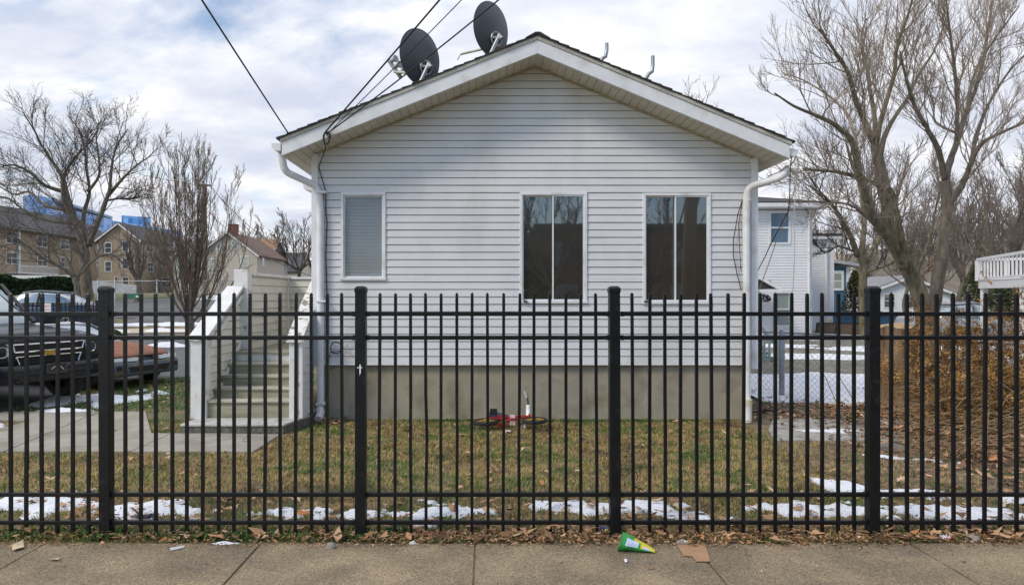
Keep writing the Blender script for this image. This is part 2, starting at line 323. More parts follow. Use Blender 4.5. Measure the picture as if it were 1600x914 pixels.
snow_patch('snow', 'broken band of old snow on the grass behind the black fence', -6.2, 6.4, 4.98, 6.5, snow_a)
def blob(cx, cy, rx, ry, amp=.5, s=1.6, k=1.0): return lambda x, y: 1 - math.hypot((x - cx) / rx, (y - cy) / ry) + fb(x, y, s, k) * amp - .15
snow_patch('snow', 'snow patches on the verge beside the path', -8.5, -5.2, 8.0, 13.0, lambda x, y: max(blob(-6.35, 11.2, .75, .9, .9, 1.5)(x, y), blob(-6.7, 8.7, .8, .42, .8, 2)(x, y), blob(-6.2, 9.95, .5, .16, .5, 3)(x, y)), .05, .05)
def snow_y(x, y): return min((x - 4.3) * .5, (y * .585 - x) * .6, (y - (10.95 - (x - 4) * .16)) * 1.5, (14.6 - y) * .8) * 1.1 + fb(x, y, .9, 2) * .5 + .12
snow_patch('snow', 'wide sheet of snow in the yard behind the wire fence', 4.4, 13.0, 10.2, 15.2, snow_y, .06, .05)
snow_patch('snow', 'thin snow strips farther back in the white house yard', 7.5, 20.0, 16.0, 27.0, lambda x, y: .35 * math.sin(y * 1.7 + x * .15) + fb(x, y * 3, .28, 4) * .9 - .02, .12, .06)
snow_patch('snow', 'thawing snow on the slab by the right downspout', 3.7, 5.3, 7.6, 9.2, lambda x, y: max(blob(4.25, 8.45, .42, .22, .7, 2.5)(x, y), blob(4.45, 7.75, .2, .06, .4, 4)(x, y)), .02, .03)
snow_patch('snow', 'snow scraps among the leaves near the right gatepost', 4.0, 6.4, 6.4, 7.4, lambda x, y: 1 - abs(y - (7.2 - (x - 4.2) * .5)) / .14 + fb(x, y, 3.5, 5) * 1.1 - .75 - max(0, x - 4.7) * 2, .025, .025)
snow_patch('snow', 'snow bank along the far pavement and the parking lot edge', -20, -6.5, 24.5, 29, lambda x, y: max(1 - abs(y - (27.0 + (x + 14) * .10)) / .32 + fb(x, y, .5, 6) * .6 - .55, 1 - abs(y - (24.55 + (x + 14) * .09)) / .09 + fb(x, y, .7, 2) * .7 - .4), .12, .10)
snow_patch('snow', 'snow patches around the foot of the upright tree', -12.5, -7.8, 14.0, 22.0, lambda x, y: max(blob(-8.7, 17.0, .35, .22, .4)(x, y), blob(-9.6, 20.6, .9, .16, .3)(x, y), blob(-10.3, 16.2, .7, .25, .4)(x, y)), .08, .12)
snow_patch('snow', 'snow lying at the far end of the parking lot', -27, -12, 33, 46, lambda x, y: max(blob(-22, 36, 2.6, .8, .5, .5)(x, y), blob(-16, 42, 2, .6, .5, .5)(x, y)), .2, .25)
snow_patch('snow', 'small scraps of snow at the pavement edge', -2.4, 3, 4.55, 4.78, lambda x, y: max(blob(-1.78, 4.66, .13, .035, .3, 9)(x, y), blob(-.5, 4.68, .04, .02, .2, 9)(x, y), blob(1.35, 4.7, .05, .02, .2, 9)(x, y)), .008, .018)
# ------------------------------------------------------------------ siding
def siding(mb, O, U, Nn, lim, z0, z1, pitch=.1016, d=.013, holes=(), seams=True, r=rng):
    O, U, Nn = Vector(O), Vector(U), Vector(Nn); k = 0; zb = z0
    while zb < z1 - 1e-4:
        zt = min(zb + pitch, z1); cuts = sorted({zb, zt} | {h[2] for h in holes if zb < h[2] < zt} | {h[3] for h in holes if zb < h[3] < zt})
        seg = sorted(r.uniform(0, 1) for _ in range(2)) if seams else []
        for a, b in zip(cuts, cuts[1:]):
            (la, ra), (lb, rb) = lim(a), lim(b)
            if ra - la < .02 and rb - lb < .02: continue
            if ra < la: ra = la = (la + ra) / 2
            if rb < lb: rb = lb = (lb + rb) / 2
            W = ra - la; blocks = sorted([(h[0], h[1]) for h in holes if h[2] < b - 1e-5 and h[3] > a + 1e-5]); iv = []; s = la
            for h0, h1 in blocks:
                if h0 > s: iv.append((s, h0))
                s = max(s, h1)
            iv.append((s, ra)); pieces = []
            for p, q in iv:
                if q - p < .004: continue
                cs = [p] + [la + W * t for t in seg if p + .05 < la + W * t < q - .05] + [q]; pieces += list(zip(cs, cs[1:]))
            for i, (p, q) in enumerate(pieces):
                e = .0016 * (i % 2) if seams else 0
                gz = min(.009, pitch * .09); bb = b - (gz if b == zt else 0); da = e + .004 + d * (zt - a) / pitch; db = e + .004 + d * (zt - bb) / pitch
                p2 = lb if abs(p - la) < 1e-6 else p; q2 = rb if abs(q - ra) < 1e-6 else q
                Z = Vector((0, 0, 1))
                def pt(u, z, n): return O + U * u + Z * z + Nn * n
                v = [pt(p, a, da), pt(q, a, da), pt(q2, bb, db), pt(p2, bb, db)]; f = [(0, 1, 2, 3)]
                if b == zt: f.append((3, 2, len(v) + 1, len(v))); v += [pt(p2, b, -.014), pt(q2, b, -.014)]
                if a == zb:
                    k0 = len(v); v += [pt(p, a, -.014), pt(q, a, -.014)]; f.append((k0, k0 + 1, 1, 0))
                mb.add(v, f)
        zb += pitch; k += 1
    return mb
# ------------------------------------------------------------------ the house
WY = 9.35; XL, XR = -2.39, 3.71; XP = .66; ZS = 4.835; SL, SR = .399, .4165; YF = 8.83; YB = 20.0
def zsof(x): return ZS - (SL * (XP - x) if x < XP else SR * (x - XP))
house = thing('clapboard_house', 'single-storey gabled house in light grey siding on a concrete base, right behind the black fence', 'house', (0.66, WY, 0))
mb = MB(); fx0, fx1 = XL + .10, XR - .10
mb.box((fx0, WY + .06, -.1), (fx1, YB, .765)); mb.build('foundation', CONC, house, bevel=.008)
mb = MB()
def lim(z):
    l = XL + .085; r_ = XR - .085
    return (max(l, XP - (ZS + .03 - z) / SL), min(r_, XP + (ZS + .03 - z) / SR))
def wpt(px, py): p = P(px, py, WY); return p.x, p.z
def rect(px0, py0, px1, py1): a = wpt(px0, py1); b = wpt(px1, py0); return (a[0], b[0], a[1], b[1])
W1 = rect(533, 301, 603, 438); W2 = rect(812, 301, 917, 474); W3 = rect(1004, 302, 1110, 475)
holes = [(w[0] + .015, w[1] - .015, w[2] + .015, w[3] - .015) for w in (W1, W2, W3)]
siding(mb, (0, WY, 0), (1, 0, 0), (0, -1, 0), lim, .775, ZS + .03, holes=holes)
for x, s in ((XL, -1), (XR, 1)): mb.box((x + .02 if s < 0 else x - .04, WY + .02, .77), (x + .04 if s < 0 else x - .02, YB, 3.6))
mb.build('siding_wall', SIDING, house, recalc=False)
mb = MB(); mb.box((XL + .03, WY + .3, .9), (XR - .03, WY + .32, 3.5)); mb.build('inner_wall', mat('dark room', (.03, .03, .03), .9), house)
mb = MB(); mb.box((XL - .0, WY - .028, .74), (XL + .09, WY + .02, zsof(XL + .045) + .0)); mb.box((XL - .0, WY + .02, .74), (XL + .02, WY + .1, 3.4)); mb.build('corner_board', TRIM, house, bevel=.004)
mb = MB(); mb.box((XR - .09, WY - .028, .70), (XR, WY + .02, zsof(XR - .045))); mb.box((XR - .02, WY + .02, .70), (XR, WY + .1, 3.4)); mb.build('corner_board', TRIM, house, bevel=.004)
mb = MB(); mb.box((XL + .092, WY - .018, .752), (XR - .092, WY + .03, .776)); mb.build('starter_strip', TRIM, house)
# soffit: grooved planes under the rakes and eaves
def slope_pts(x0, x1, z_off, step, groove, gw):
    out = []; n = max(1, int(abs(x1 - x0) / step)); sg = 1 if x1 > x0 else -1
    for i in range(n):
        a = x0 + (x1 - x0) * i / n; b = x0 + (x1 - x0) * (i + 1) / n
        out += [(a, zsof(a) + z_off), (b - sg * gw, zsof(b - sg * gw) + z_off), (b - sg * gw * .8, zsof(b) + z_off + groove), (b - sg * gw * .1, zsof(b) + z_off + groove)]
    out.append((x1, zsof(x1) + z_off)); return out
EL, ER = -2.64, 3.914
for sgn, xe in ((-1, EL), (1, ER)):
    p = slope_pts(XP, xe, 0.0, .098, .012, .012); top = [(xe, zsof(xe) + .02), (XP, ZS + .02)]
    mb = MB(); mb.prism(p + top, YF + .02, YB); mb.build('soffit', SOFFIT, house)
    # J trim where wall meets soffit
    xw = XL + .09 if sgn < 0 else XR - .09
    mb = MB(); mb.prism([(XP, ZS - .002), (xw, zsof(xw) - .002), (xw, zsof(xw) - .026), (XP, ZS - .026)], WY - .035, WY - .012); mb.build('soffit_trim', mat('tan stained trim', (.42, .36, .25), .7, .2, 6), house)
    FH = .165
    mb = MB(); mb.prism([(XP, ZS - .012), (xe - sgn * .0, zsof(xe) - .012), (xe, zsof(xe) + FH), (XP, ZS + FH)], YF - .022, YF + .02); mb.build('fascia', TRIM, house, bevel=.003)
    mb = MB(); mb.prism([(XP, ZS + FH), (xe + sgn * .02, zsof(xe + sgn * .02) + FH), (xe + sgn * .02, zsof(xe + sgn * .02) + FH + .048), (XP, ZS + FH + .048)], YF - .04, YF + .06); mb.build('drip_edge', TRIM_G, house, bevel=.004)
    mb = MB(); mb.box((xe - .012, YF + .02, zsof(xe) - .01), (xe + .012, YB, zsof(xe) + FH)); mb.build('fascia', TRIM, house)
    mb = MB(); base = FH + .05; n = 25; x1 = xe + sgn * .05     # shingle courses
    for i in range(n):
        a = XP + (x1 - XP) * i / n; b = XP + (x1 - XP) * (i + 1) / n + sgn * .01; oh = rng.uniform(-.012, .012)
        mb.prism([(a, zsof(a) + base), (b, zsof(b) + base), (b, zsof(b) + base + .024), (a, zsof(a) + base + .010)], YF - .062 + oh, YB)
    mb.build('shingle_roof', SHINGLE, house)
mb = MB(); c0 = FH + .062; mb.prism([(XP - .16, zsof(XP - .16) + c0), (XP, ZS + c0 + .006), (XP + .16, zsof(XP + .16) + c0), (XP + .16, zsof(XP + .16) + c0 + .012), (XP + .03, ZS + c0 + .022), (XP - .03, ZS + c0 + .022), (XP - .16, zsof(XP - .16) + c0 + .012)], YF - .07, YB); mb.build('ridge_cap', SHINGLE, house)
# gutters
def gutter(xe, s, z, y0, y1, tilt=0):
    pr = [(0, .10), (0, 0), (s * .07, 0), (s * .12, .055), (s * .125, .10)]
    o = MB(); o.prism([(xe + a, z + b + tilt * abs(a)) for a, b in pr], y0, y1); return o
gutter(EL - .012, -1, 3.565, YF - .03, YB).build('gutter', TRIM, house, bevel=.003)
gutter(ER + .012, 1, 3.515, YF + .02, YB, -.2).build('gutter', TRIM, house, bevel=.003)
def pxs(lst): return [P(*q) for q in lst]
def spout(pts, w, name, m=TRIM, n=10):
    mb = MB(); out = []
    for i, p in enumerate(pts):               # round the bends
        p = Vector(p)
        if 0 < i < len(pts) - 1:
            a = Vector(pts[i - 1]); b = Vector(pts[i + 1]); r_ = min(.10, (p - a).length * .4, (b - p).length * .4)
            s = p + (a - p).normalized() * r_; e_ = p + (b - p).normalized() * r_
            for t_ in (0, .25, .5, .75, 1): out.append(s.lerp(p, t_).lerp(p.lerp(e_, t_), t_))
        else: out.append(p)
    mb.tube(out, w, n); return mb
dl = spout([P(440, 240, 8.92), P(444, 268, 8.95), P(497, 292, 9.27), P(500.5, 330, 9.27), P(501, 640, 9.27)], .047, 'downspout').build('downspout', TRIM, house, smooth=True)
mb = MB(); mb.tube(pxs([(501, 632, 9.27), (501, 645, 9.22), (497, 655, 9.1)]), [.05, .052, .055], 8); mb.build('outlet', TRIM_D, dl, smooth=True)
for y in (300, 470, 630): MB().box((P(493.5, 0, 9.22).x, 9.21, P(0, y + 2, 9.25).z), (P(508.5, 0, 9.22).x, 9.33, P(0, y - 1, 9.25).z)).build('strap', TRIM, dl)
dr = spout([P(1231, 262, 8.98), P(1221, 277, 8.98), P(1168, 293, 9.25), P(1166, 330, 9.25), P(1167, 629, 9.25)], .05, 'downspout').build('downspout', TRIM, house, smooth=True)
mb = MB(); mb.tube(pxs([(1167, 560, 9.25), (1168, 628, 9.24)]), [.043, .045], 8); mb.build('lower_pipe', TRIM, dr, smooth=True)
mb = MB(); mb.tube(pxs([(1168, 626, 9.2), (1168, 664, 9.2)]), [.056, .056], 12); mb.tube(pxs([(1168, 624, 9.2), (1168, 634, 9.2)]), [.061, .061], 12, 1); mb.build('drain_stub', [mat('white plastic pipe', (.72, .72, .68), .5), mat('yellowed pipe collar', (.62, .56, .38), .5)], dr, smooth=True)
MB().tube(pxs([(1168, 311, 9.25), (1168, 314, 9.25)]), [.056, .056], 10).build('strap', TRIM, dr)
mb = MB(); mb.tube(pxs([(1199, 283.5, 9.12), (1203, 282.5, 9.10)]), [.057, .057], 10); mb.build('strap', TRIM, dr)
# windows
def win(w, split, sash_d, blinds=False):
    x0, x1, z0, z1 = w; y0 = WY - .032; fw = .038
    fr = MB()
    def bar(a, b, c, d, ya=y0, yb=WY + .05): fr.box((a, ya, c), (b, yb, d))
    bar(x0, x0 + fw, z0 + fw, z1 - fw); bar(x1 - fw, x1, z0 + fw, z1 - fw); bar(x0, x1, z1 - fw, z1); bar(x0 - .006, x1 + .006, z0, z0 + fw, y0 - .01)
    f = fr.build('window', TRIM, house, bevel=.004); a, b, c, d = x0 + fw, x1 - fw, z0 + fw, z1 - fw
    s = MB(); st = .018
    def sash(a, b, y):
        s.box((a, y, c), (a + st, y + .03, d)); s.box((b - st, y, c), (b, y + .03, d)); s.box((a + st, y, d - st), (b - st, y + .03, d)); s.box((a + st, y, c), (b - st, y + .03, c + st))
    if split:
        mx = split; sash(a, mx + .018, y0 + .05); sash(mx - .018, b, y0 + .012)
        s.build('sash', TRIM, f, bevel=.002)
        MB().box((a + st, y0 + .062, c + st), (mx, y0 + .066, d - st)).build('pane', GLASS, f); MB().box((mx + .004, y0 + .024, c + st), (b - st, y0 + .028, d - st)).build('pane', GLASS, f)
    else:
        sash(a, b, y0 + .03); s.build('sash', TRIM, f, bevel=.002)
        MB().box((a + st, y0 + .045, c + st), (b - st, y0 + .048, d - st)).build('pane', GLASS_C, f)
    if blinds:
        bl = MB(); z = c + .02
        while z < d - .03:
            bl.add([(a + .012, WY + .042, z), (b - .012, WY + .042, z), (b - .012, WY + .028, z + .040), (a + .012, WY + .028, z + .040)], [(0, 1, 2, 3)]); z += .046
        bl.box((a + .005, WY + .022, d - .045), (b - .005, WY + .06, d - .003)); bl.box((a, WY + .07, c), (b, WY + .08, d))
        bl.build('blind', mat('grey blue window blind', (.40, .45, .52), .7, .06, 2), f, recalc=False)
    return f
win(W1, None, 0, True)
w2 = win(W2, wpt(865, 0)[0], 0); w3 = win(W3, wpt(1056, 0)[0], 0)
for w, x in ((w2, 820), (w3, 1009)):
    p = P(x, 471, WY - .05); m_ = MB(); m_.box((p.x - .02, WY - .06, p.z - .01), (p.x + .03, WY - .044, p.z + .01)); m_.tube([(p.x, WY - .06, p.z), (p.x + .05, WY - .065, p.z - .015)], .005, 5); m_.build('latch', CABLE, w)
# low porch roof edge at the far left
pr = thing('porch_roof', 'white gutter end of the low porch roof left of the house corner', 'porch roof', tuple(P(480, 300, 11.5)))
q = P(473, 300, 11.3); MB().prism([(q.x, q.z + .14), (q.x + .02, q.z + .05), (q.x + .22, q.z), (q.x + .5, q.z), (q.x + .5, q.z + .14)], 11.3, 15).build('gutter', TRIM, pr)
MB().box((q.x + .03, 11.25, q.z + .145), (q.x + .5, 15, q.z + .17)).build('shingle_roof', SHINGLE, pr)
MB().box((q.x + .14, 11.6, .9), (q.x + .22, 11.68, q.z)).build('post', TRIM, pr)
# ------------------------------------------------------------------ roof things
def dish(name, label, px, py, D, n, skew, a, b, arm, lnb, post, groupn='satellite dishes on the roof'):
    c = P(px, py, D); t_ = thing(name, label, 'satellite dish', tuple(P(*post)), group=groupn)
    n = Vector(n).normalized(); u = n.cross(Vector((0, 0, 1))).normalized(); v = u.cross(n).normalized()
    u2 = u * math.cos(skew) + v * math.sin(skew); v2 = v * math.cos(skew) - u * math.sin(skew)
    mb = MB(); K, J = 9, 48; dep = .075
    for sgn in (0, 1):
        b0 = len(mb.v); mb.v.append(tuple(c - n * (dep + sgn * .006)))
        for k in range(1, K + 1):
            r_ = k / K
            for j in range(J):
                th = 6.28318 * j / J; p = c + u2 * a * r_ * math.cos(th) + v2 * b * r_ * math.sin(th) - n * (dep * (1 - r_ * r_) + sgn * .006); mb.v.append(tuple(p))
        for j in range(J): mb.f.append((b0, b0 + 1 + j, b0 + 1 + (j + 1) % J)); mb.m.append(0)
        for k in range(K - 1):
            for j in range(J):
                q0 = b0 + 1 + k * J; mb.f.append((q0 + j, q0 + (j + 1) % J, q0 + J + (j + 1) % J, q0 + J + j)); mb.m.append(0)
    rim = [tuple(c + u2 * a * math.cos(6.28318 * j / 64) + v2 * b * math.sin(6.28318 * j / 64)) for j in range(65)]
    mb.tube(rim, .009, 6); mb.build('reflector', mat('dark grey dish paint', (.062, .07, .08), .42, .12, 3), t_, smooth='all')
    br = c - v2 * b * .40 - n * .085; top = Vector(P(*post[:3])); top = Vector((br.x - n.x * .06, br.y - n.y * .06, br.z - .02))
    mb = MB(); ring = [tuple(br + (u * math.cos(x) + v * math.sin(x)) * .095) for x in [6.283 * i / 16 for i in range(17)]]; mb.tube(ring, .012, 6)
    for i in range(6): mb.tube([br + (u * math.cos(i * 1.05) + v * math.sin(i * 1.05)) * .095 - n * .02, br + (u * math.cos(i * 1.05) + v * math.sin(i * 1.05)) * .095 + n * .03], .012, 6)
    mb.tube([br + u * .09, br - n * .05 + u * .02, br - n * .09], [.018, .022, .03], 6); mb.tube([br - u * .09, br - n * .05 - u * .02, br - n * .09], [.018, .022, .03], 6)
    mb.tube([br - n * .03 + v * .06, br - n * .12 - v * .02], [.02, .035], 6); mb.build('mount', GALV, t_, smooth=True)
    foot = P(*post); mb = MB(); mb.tube([foot, top + Vector((0, 0, .05))], .028, 12); mb.build('mast', GALV, t_, smooth=True)
    e0 = br - v * .1 - n * .03; e1 = P(*arm); mb = MB(); mb.tube([e0, e0.lerp(e1, .3), e1], .019, 8); mb.build('arm', mat('cream dish arm', (.55, .52, .42), .5), t_, smooth=True)
    if lnb:
        mb = MB(); q0 = P(*lnb[0]); q1 = P(*lnb[1]); mb.tube([q0, q1], .03, 8)
        for f_ in (.12, .45, .8):
            w_ = q0.lerp(q1, f_); mb.lathe([(0, 0), (.028, 0), (.03, .09), (.052, .11), (.052, .13), (0, .13)], w_, -n * .9 + Vector((.25, 0, .3)), 14)
        mb.build('receiver', mat('grey plastic receiver', (.33, .34, .35), .5), t_, smooth=True)
    else:
        mb = MB(); mb.tube([e1, e1 + Vector((-.03, 0, -.05)), e1 + Vector((-.05, 0, -.09))], .006, 5); mb.build('cable_end', CABLE, t_)
    return t_
dish('satellite_dish', 'lower left grey satellite dish with three receivers on its arm', 656, 90, 9.7, (-.66, .74, .10), R(22), .335, .385, (616, 113, 9.95), ((607, 94, 10.0), (626, 121, 10.0)), (657, 128, 9.62))
dish('satellite_dish', 'upper right grey satellite dish near the roof peak with a bare arm', 767, 46, 9.9, (-.66, .74, .10), R(17), .325, .375, (720, 85, 10.1), None, (764, 90, 9.82))
for (bx, by), (mx_, my_), (tx, ty), lb in (((938, 97), (945, 88), (948, 68), 'bent grey vent pipe on the roof nearest the peak'), ((1008, 125), (1018, 111), (1020, 88), 'bent grey vent pipe lower down the right roof slope')):
    D = 9.6; mb = MB(); pts = [P(bx - 8, by + 10, D), P(bx, by, D), P(bx + (mx_ - bx) * .6, by + (my_ - by) * .7, D), P(mx_ + 1, my_ + 1, D), P(tx, my_ - 9, D), P(tx, ty, D)]
    mb.tube(pts, .028, 10); o = mb.build('vent_pipe', GALV, smooth=True); tag(o, lb, 'pipe', 'bent pipes on the roof')
# ------------------------------------------------------------------ cables
def sag(a, b, s, n=24): return [Vector(a).lerp(Vector(b), t / n) - Vector((0, 0, 4 * s * (t / n) * (1 - t / n))) for t in range(n + 1)]
AT = P(508, 207, 8.80)
def cable(name, label, pts, r, m=CABLE, cat='cable', grp=None):
    o = MB().tube(pts, r, 6).build(name, m, smooth='all'); return tag(o, label, cat, grp)
POLE = Vector((4.9, 2.7, 0))
cable('service_cable', 'thick overhead cable from the roof corner to the top edge, leftmost of the three together', sag(AT, (4.9, 2.75, 8.95), .06), .011, grp='overhead cables')
cable('service_cable', 'thin overhead cable between the two thick ones above the lower dish', sag(AT + Vector((.05, 0, 0)), (4.9, 2.75, 8.35), .16), .006, grp='overhead cables')
cable('service_cable', 'thick overhead cable crossing both satellite dishes', sag(AT + Vector((.02, 0, -.02)), (4.9, 2.75, 7.35), .25), .009, grp='overhead cables')
cable('telephone_cable', 'lone overhead cable slanting from the top left down to the roof edge', sag(P(452, 211, 8.9), (-2.1, -6.4, 6.6), .1), .009, grp='overhead cables')
pts = pxs([(508, 206, 8.78), (506, 218, 8.78), (509, 232, 8.8), (504, 245, 9.2), (499, 258, 9.31), (498, 262, 9.32), (509, 300, 9.31), (509, 330, 9.315), (511, 350, 9.315), (509, 400, 9.315), (511, 460, 9.315), (511, 530, 9.31)])
cable('drop_cable', 'black cable running down the left house corner from the cable bundle', pts, .007)
loop = [P(509 + 5 * math.cos(a * .7) + a * .1, 216 + 10 * math.sin(a * .7), 8.77) for a in range(28)]
cable('cable_bundle', 'coiled knot of black cable hanging at the left end of the fascia', [AT] + loop, .006)
lp = [P(525 + 9 * math.cos(a * .45), 543 + 9 * math.sin(a * .45) + (a % 3) * .4, 9.30) for a in range(30)]
cable('cable_coil', 'black cable coil hanging on the wall above the concrete base', lp + [P(516, 550, 9.3), P(514, 562, 9.3), P(513, 577, 9.36)], .006)
lp = [P(549 + 9 * math.cos(a * .45 + 3), 544 + 9 * math.sin(a * .45 + 3), 9.30) for a in range(22)]
cable('cable_coil', 'pale grey cable coil on the wall beside the black coil', [P(536, 532, 9.3)] + lp + [P(555, 548, 9.3), P(555, 566, 9.3)], .005, CABLE_W)
cable('drop_cable', 'thin black wire drooping across the concrete base at the left', pxs([(534, 566, 9.31), (528, 570, 9.37), (518, 576, 9.37), (512, 578, 9.37)]), .003)
cable('drop_cable', 'loose black cable bowed out left of the right downspout', pxs([(1160, 312, 9.28), (1153, 335, 9.29), (1146, 375, 9.29), (1146, 400, 9.29), (1152, 430, 9.29), (1158, 452, 9.29)]), .006)
cable('drop_cable', 'second thin cable close beside the right downspout', pxs([(1160, 315, 9.29), (1154, 350, 9.29), (1156, 395, 9.29), (1158, 425, 9.29)]), .005)
cable('drop_cable', 'black cable dropping from the right gutter end towards the neighbour doorway', pxs([(1243, 246, 8.9), (1238, 240, 8.9), (1235, 258, 8.9), (1234, 300, 9.0), (1232, 330, 9.2), (1220, 352, 9.6), (1205, 380, 10), (1196, 400, 10.3), (1183, 425, 10.6), (1181, 428, 10.7)]), .007)
cable('drop_cable', 'pale cable slanting down from the right gutter end past the corner board', pxs([(1245, 246, 8.9), (1247, 262, 8.9), (1244, 285, 9), (1236, 318, 9.3), (1226, 345, 9.6), (1212, 380, 10), (1200, 415, 10.3), (1188, 448, 10.6), (1184, 460, 10.7)]), .006, CABLE_W)
cable('drop_cable', 'pale cable hanging straight down from the right gutter end', pxs([(1247, 246, 8.9), (1248, 255, 8.9), (1243, 290, 9), (1241, 330, 9), (1242, 390, 9.02), (1240, 430, 9.05), (1238, 470, 9.1), (1233, 500, 9.2)]), .005, CABLE_W)
cable('drop_cable', 'black cable curling back under the right gutter to the downspout', pxs([(1243, 245, 8.88), (1240, 254, 8.88), (1228, 262, 8.9), (1215, 270, 9.0), (1200, 276, 9.1)]), .006)
# ------------------------------------------------------------------ stair at the left
st = thing('porch_stair', 'weathered wooden stair with sided walls and white posts climbing beside the house', 'stairs', (-3.0, 8.6, 0))
DF = 8.75
mb = MB(); q = [(-3.76, 8.36), (-2.48, 8.36), (-2.33, 9.0), (-2.33, 9.6), (-3.68, 9.6)]; mb.extr([(x + (.02 if x < -3 else -.015), y + (.02 if y < 8.5 else 0), -.05) for x, y in q], (0, 0, .145)); mb.build('pad_foot', mat('dark pad aggregate', (.15, .145, .13), .95, .35, 20, .8, 60), st); mb = MB(); mb.extr([(x, y, .0955) for x, y in q], (0, 0, .0325)); mb.build('concrete_base', mat('pale stair pad concrete', (.46, .45, .42), .9, .15, 7, .5, 40, dirt=(.25, .24, .20), dscale=5, dlo=.52, dhi=.75), st, bevel=.012)
xl, xr = P(322, 0, DF).x, P(451, 0, DF).x
ys = [8.80, 9.03, 9.27, 9.51, 9.76]; zs = [.355, .485, .62, .765, .905]
for i in range(4):
    y0, z1 = ys[i], zs[i]; z0 = .128 if i == 0 else zs[i - 1]
    s_ = MB().box((xl, y0, z0 - .01), (xr, y0 + .02, z1 - .032)).build('riser', WOOD, st)
    MB().box((xl, y0 - .03, z1 - .032), (xr, ys[i + 1] + .01, z1)).build('tread', TREAD, st, bevel=.008)
MB().box((xl, ys[4], zs[3] - .01), (xr, ys[4] + .02, zs[4] - .035)).build('riser', TRIM_D, st)
MB().box((xl - .1, ys[4] - .03, zs[4] - .035), (xr + .02, 12.1, zs[4])).build('landing', WOOD, st, bevel=.008)
# left wall (near post, sloped cap, sided face towards the right)
xa, xb = P(298, 0, DF).x, xl
MB().box((xa, DF - .01, .125), (xb, DF + .15, 1.115)).build('post', TRIM_D, st, bevel=.006)
y1, z_far, z_near = 10.03, 1.80, 1.135
cap = MB(); cap.extr([(xa - .02, DF - .05, z_near - .01), (xb + .03, DF - .05, z_near - .01), (xb + .03, y1, z_far), (xa - .02, y1, z_far)], (0, 0, .045)); cap.build('rail_cap', TRIM_D, st, bevel=.006)
xw = xb - .02
def sl_wall(xw, nrm, y0, y1, z0f, z1f, pitch, mbm):
    z = .14
    while z < z1f(y1):
        # portion of the course below the sloped top
        zt = z + pitch; ya = y0
        def yat(zz):
            lo, hi = y0, y1
            if z1f(lo) >= zz: return lo
            if z1f(hi) <= zz: return hi
            for _ in range(20):
                m_ = (lo + hi) / 2
                if z1f(m_) < zz: lo = m_
                else: hi = m_
            return hi
        a, b = yat(z), yat(zt); n = nrm
        mbm.add([(xw + n * .016, a, z), (xw + n * .016, y1, z), (xw + n * .004, y1, zt - .012), (xw + n * .004, b, zt - .012), (xw - n * .012, a, z), (xw - n * .012, y1, z), (xw - n * .012, y1, zt), (xw - n * .012, b, zt)], [(0, 1, 2, 3), (4, 5, 1, 0), (3, 2, 6, 7)]); z = zt
top = lambda y: z_near + (z_far - z_near) * (y - DF) / (y1 - DF) - .02
mb = MB(); sl_wall(xw, 1, DF + .14, y1, None, top, .11, mb); mb.box((xa + .03, DF + .15, .13), (xw - .014, y1, 1.1)); mb.extr([(xa + .03, DF + .15, 1.1), (xa + .03, y1, 1.1), (xa + .03, y1, z_far - .03), (xa + .03, DF + .15, z_near - .02)], (xw - .014 - xa - .03, 0, 0)); mb.build('side_wall', SIDING_CR, st, recalc=False)
sk = MB(); sk.extr([(xw + .018, DF + .16, .19), (xw + .018, 9.95, .99), (xw + .018, 9.95, 1.05), (xw + .018, DF + .16, .25)], (.02, 0, 0)); sk.build('skirt_trim', TRIM_D, st)
sk = MB(); sk.extr([(xw + .018, DF + .1, z_near - .10), (xw + .018, y1, z_far - .10), (xw + .018, y1, z_far - .05), (xw + .018, DF + .1, z_near - .05)], (.03, 0, 0)); sk.build('handrail', TRIM_D, st)
# tall post and level wall beyond
xt0, xt1 = P(366, 0, y1).x, P(388, 0, y1).x
MB().box((xt0, y1 - .02, .9), (xt1, y1 + .16, P(0, 421, y1).z)).build('tall_post', TRIM_D, st, bevel=.008)
mb = MB(); siding(mb, (xt1 - .03, 0, 0), (0, 1, 0), (1, 0, 0), lambda z: (y1 + .12, 12.1), .9, 2.0, pitch=.12, seams=False); mb.box((xt0 + .02, y1 + .1, .9), (xt1 - .046, 12.16, 2.0)); mb.build('landing_wall', SIDING_CR, st, recalc=False)
mb = MB(); mb.box((xt0, y1 + .16, 2.0), (xt1 + .02, 12.2, 2.045)); mb.box((xt1 + .02, 12.08, 1.99), (-2.3, 12.25, 2.03)); mb.box((xt1 - .03, 12.04, .9), (xt1 + .01, 12.10, 2.0)); mb.build('wall_cap', TRIM_D, st, bevel=.005)
mb = MB(); siding(mb, (0, 12.12, 0), (1, 0, 0), (0, -1, 0), lambda z: (xt1, -2.2), .9, 2.0, pitch=.12, seams=False); mb.box((xt1, 12.14, .9), (-2.2, 12.18, 2.0)); mb.build('end_wall', SIDING_CR, st, recalc=False)
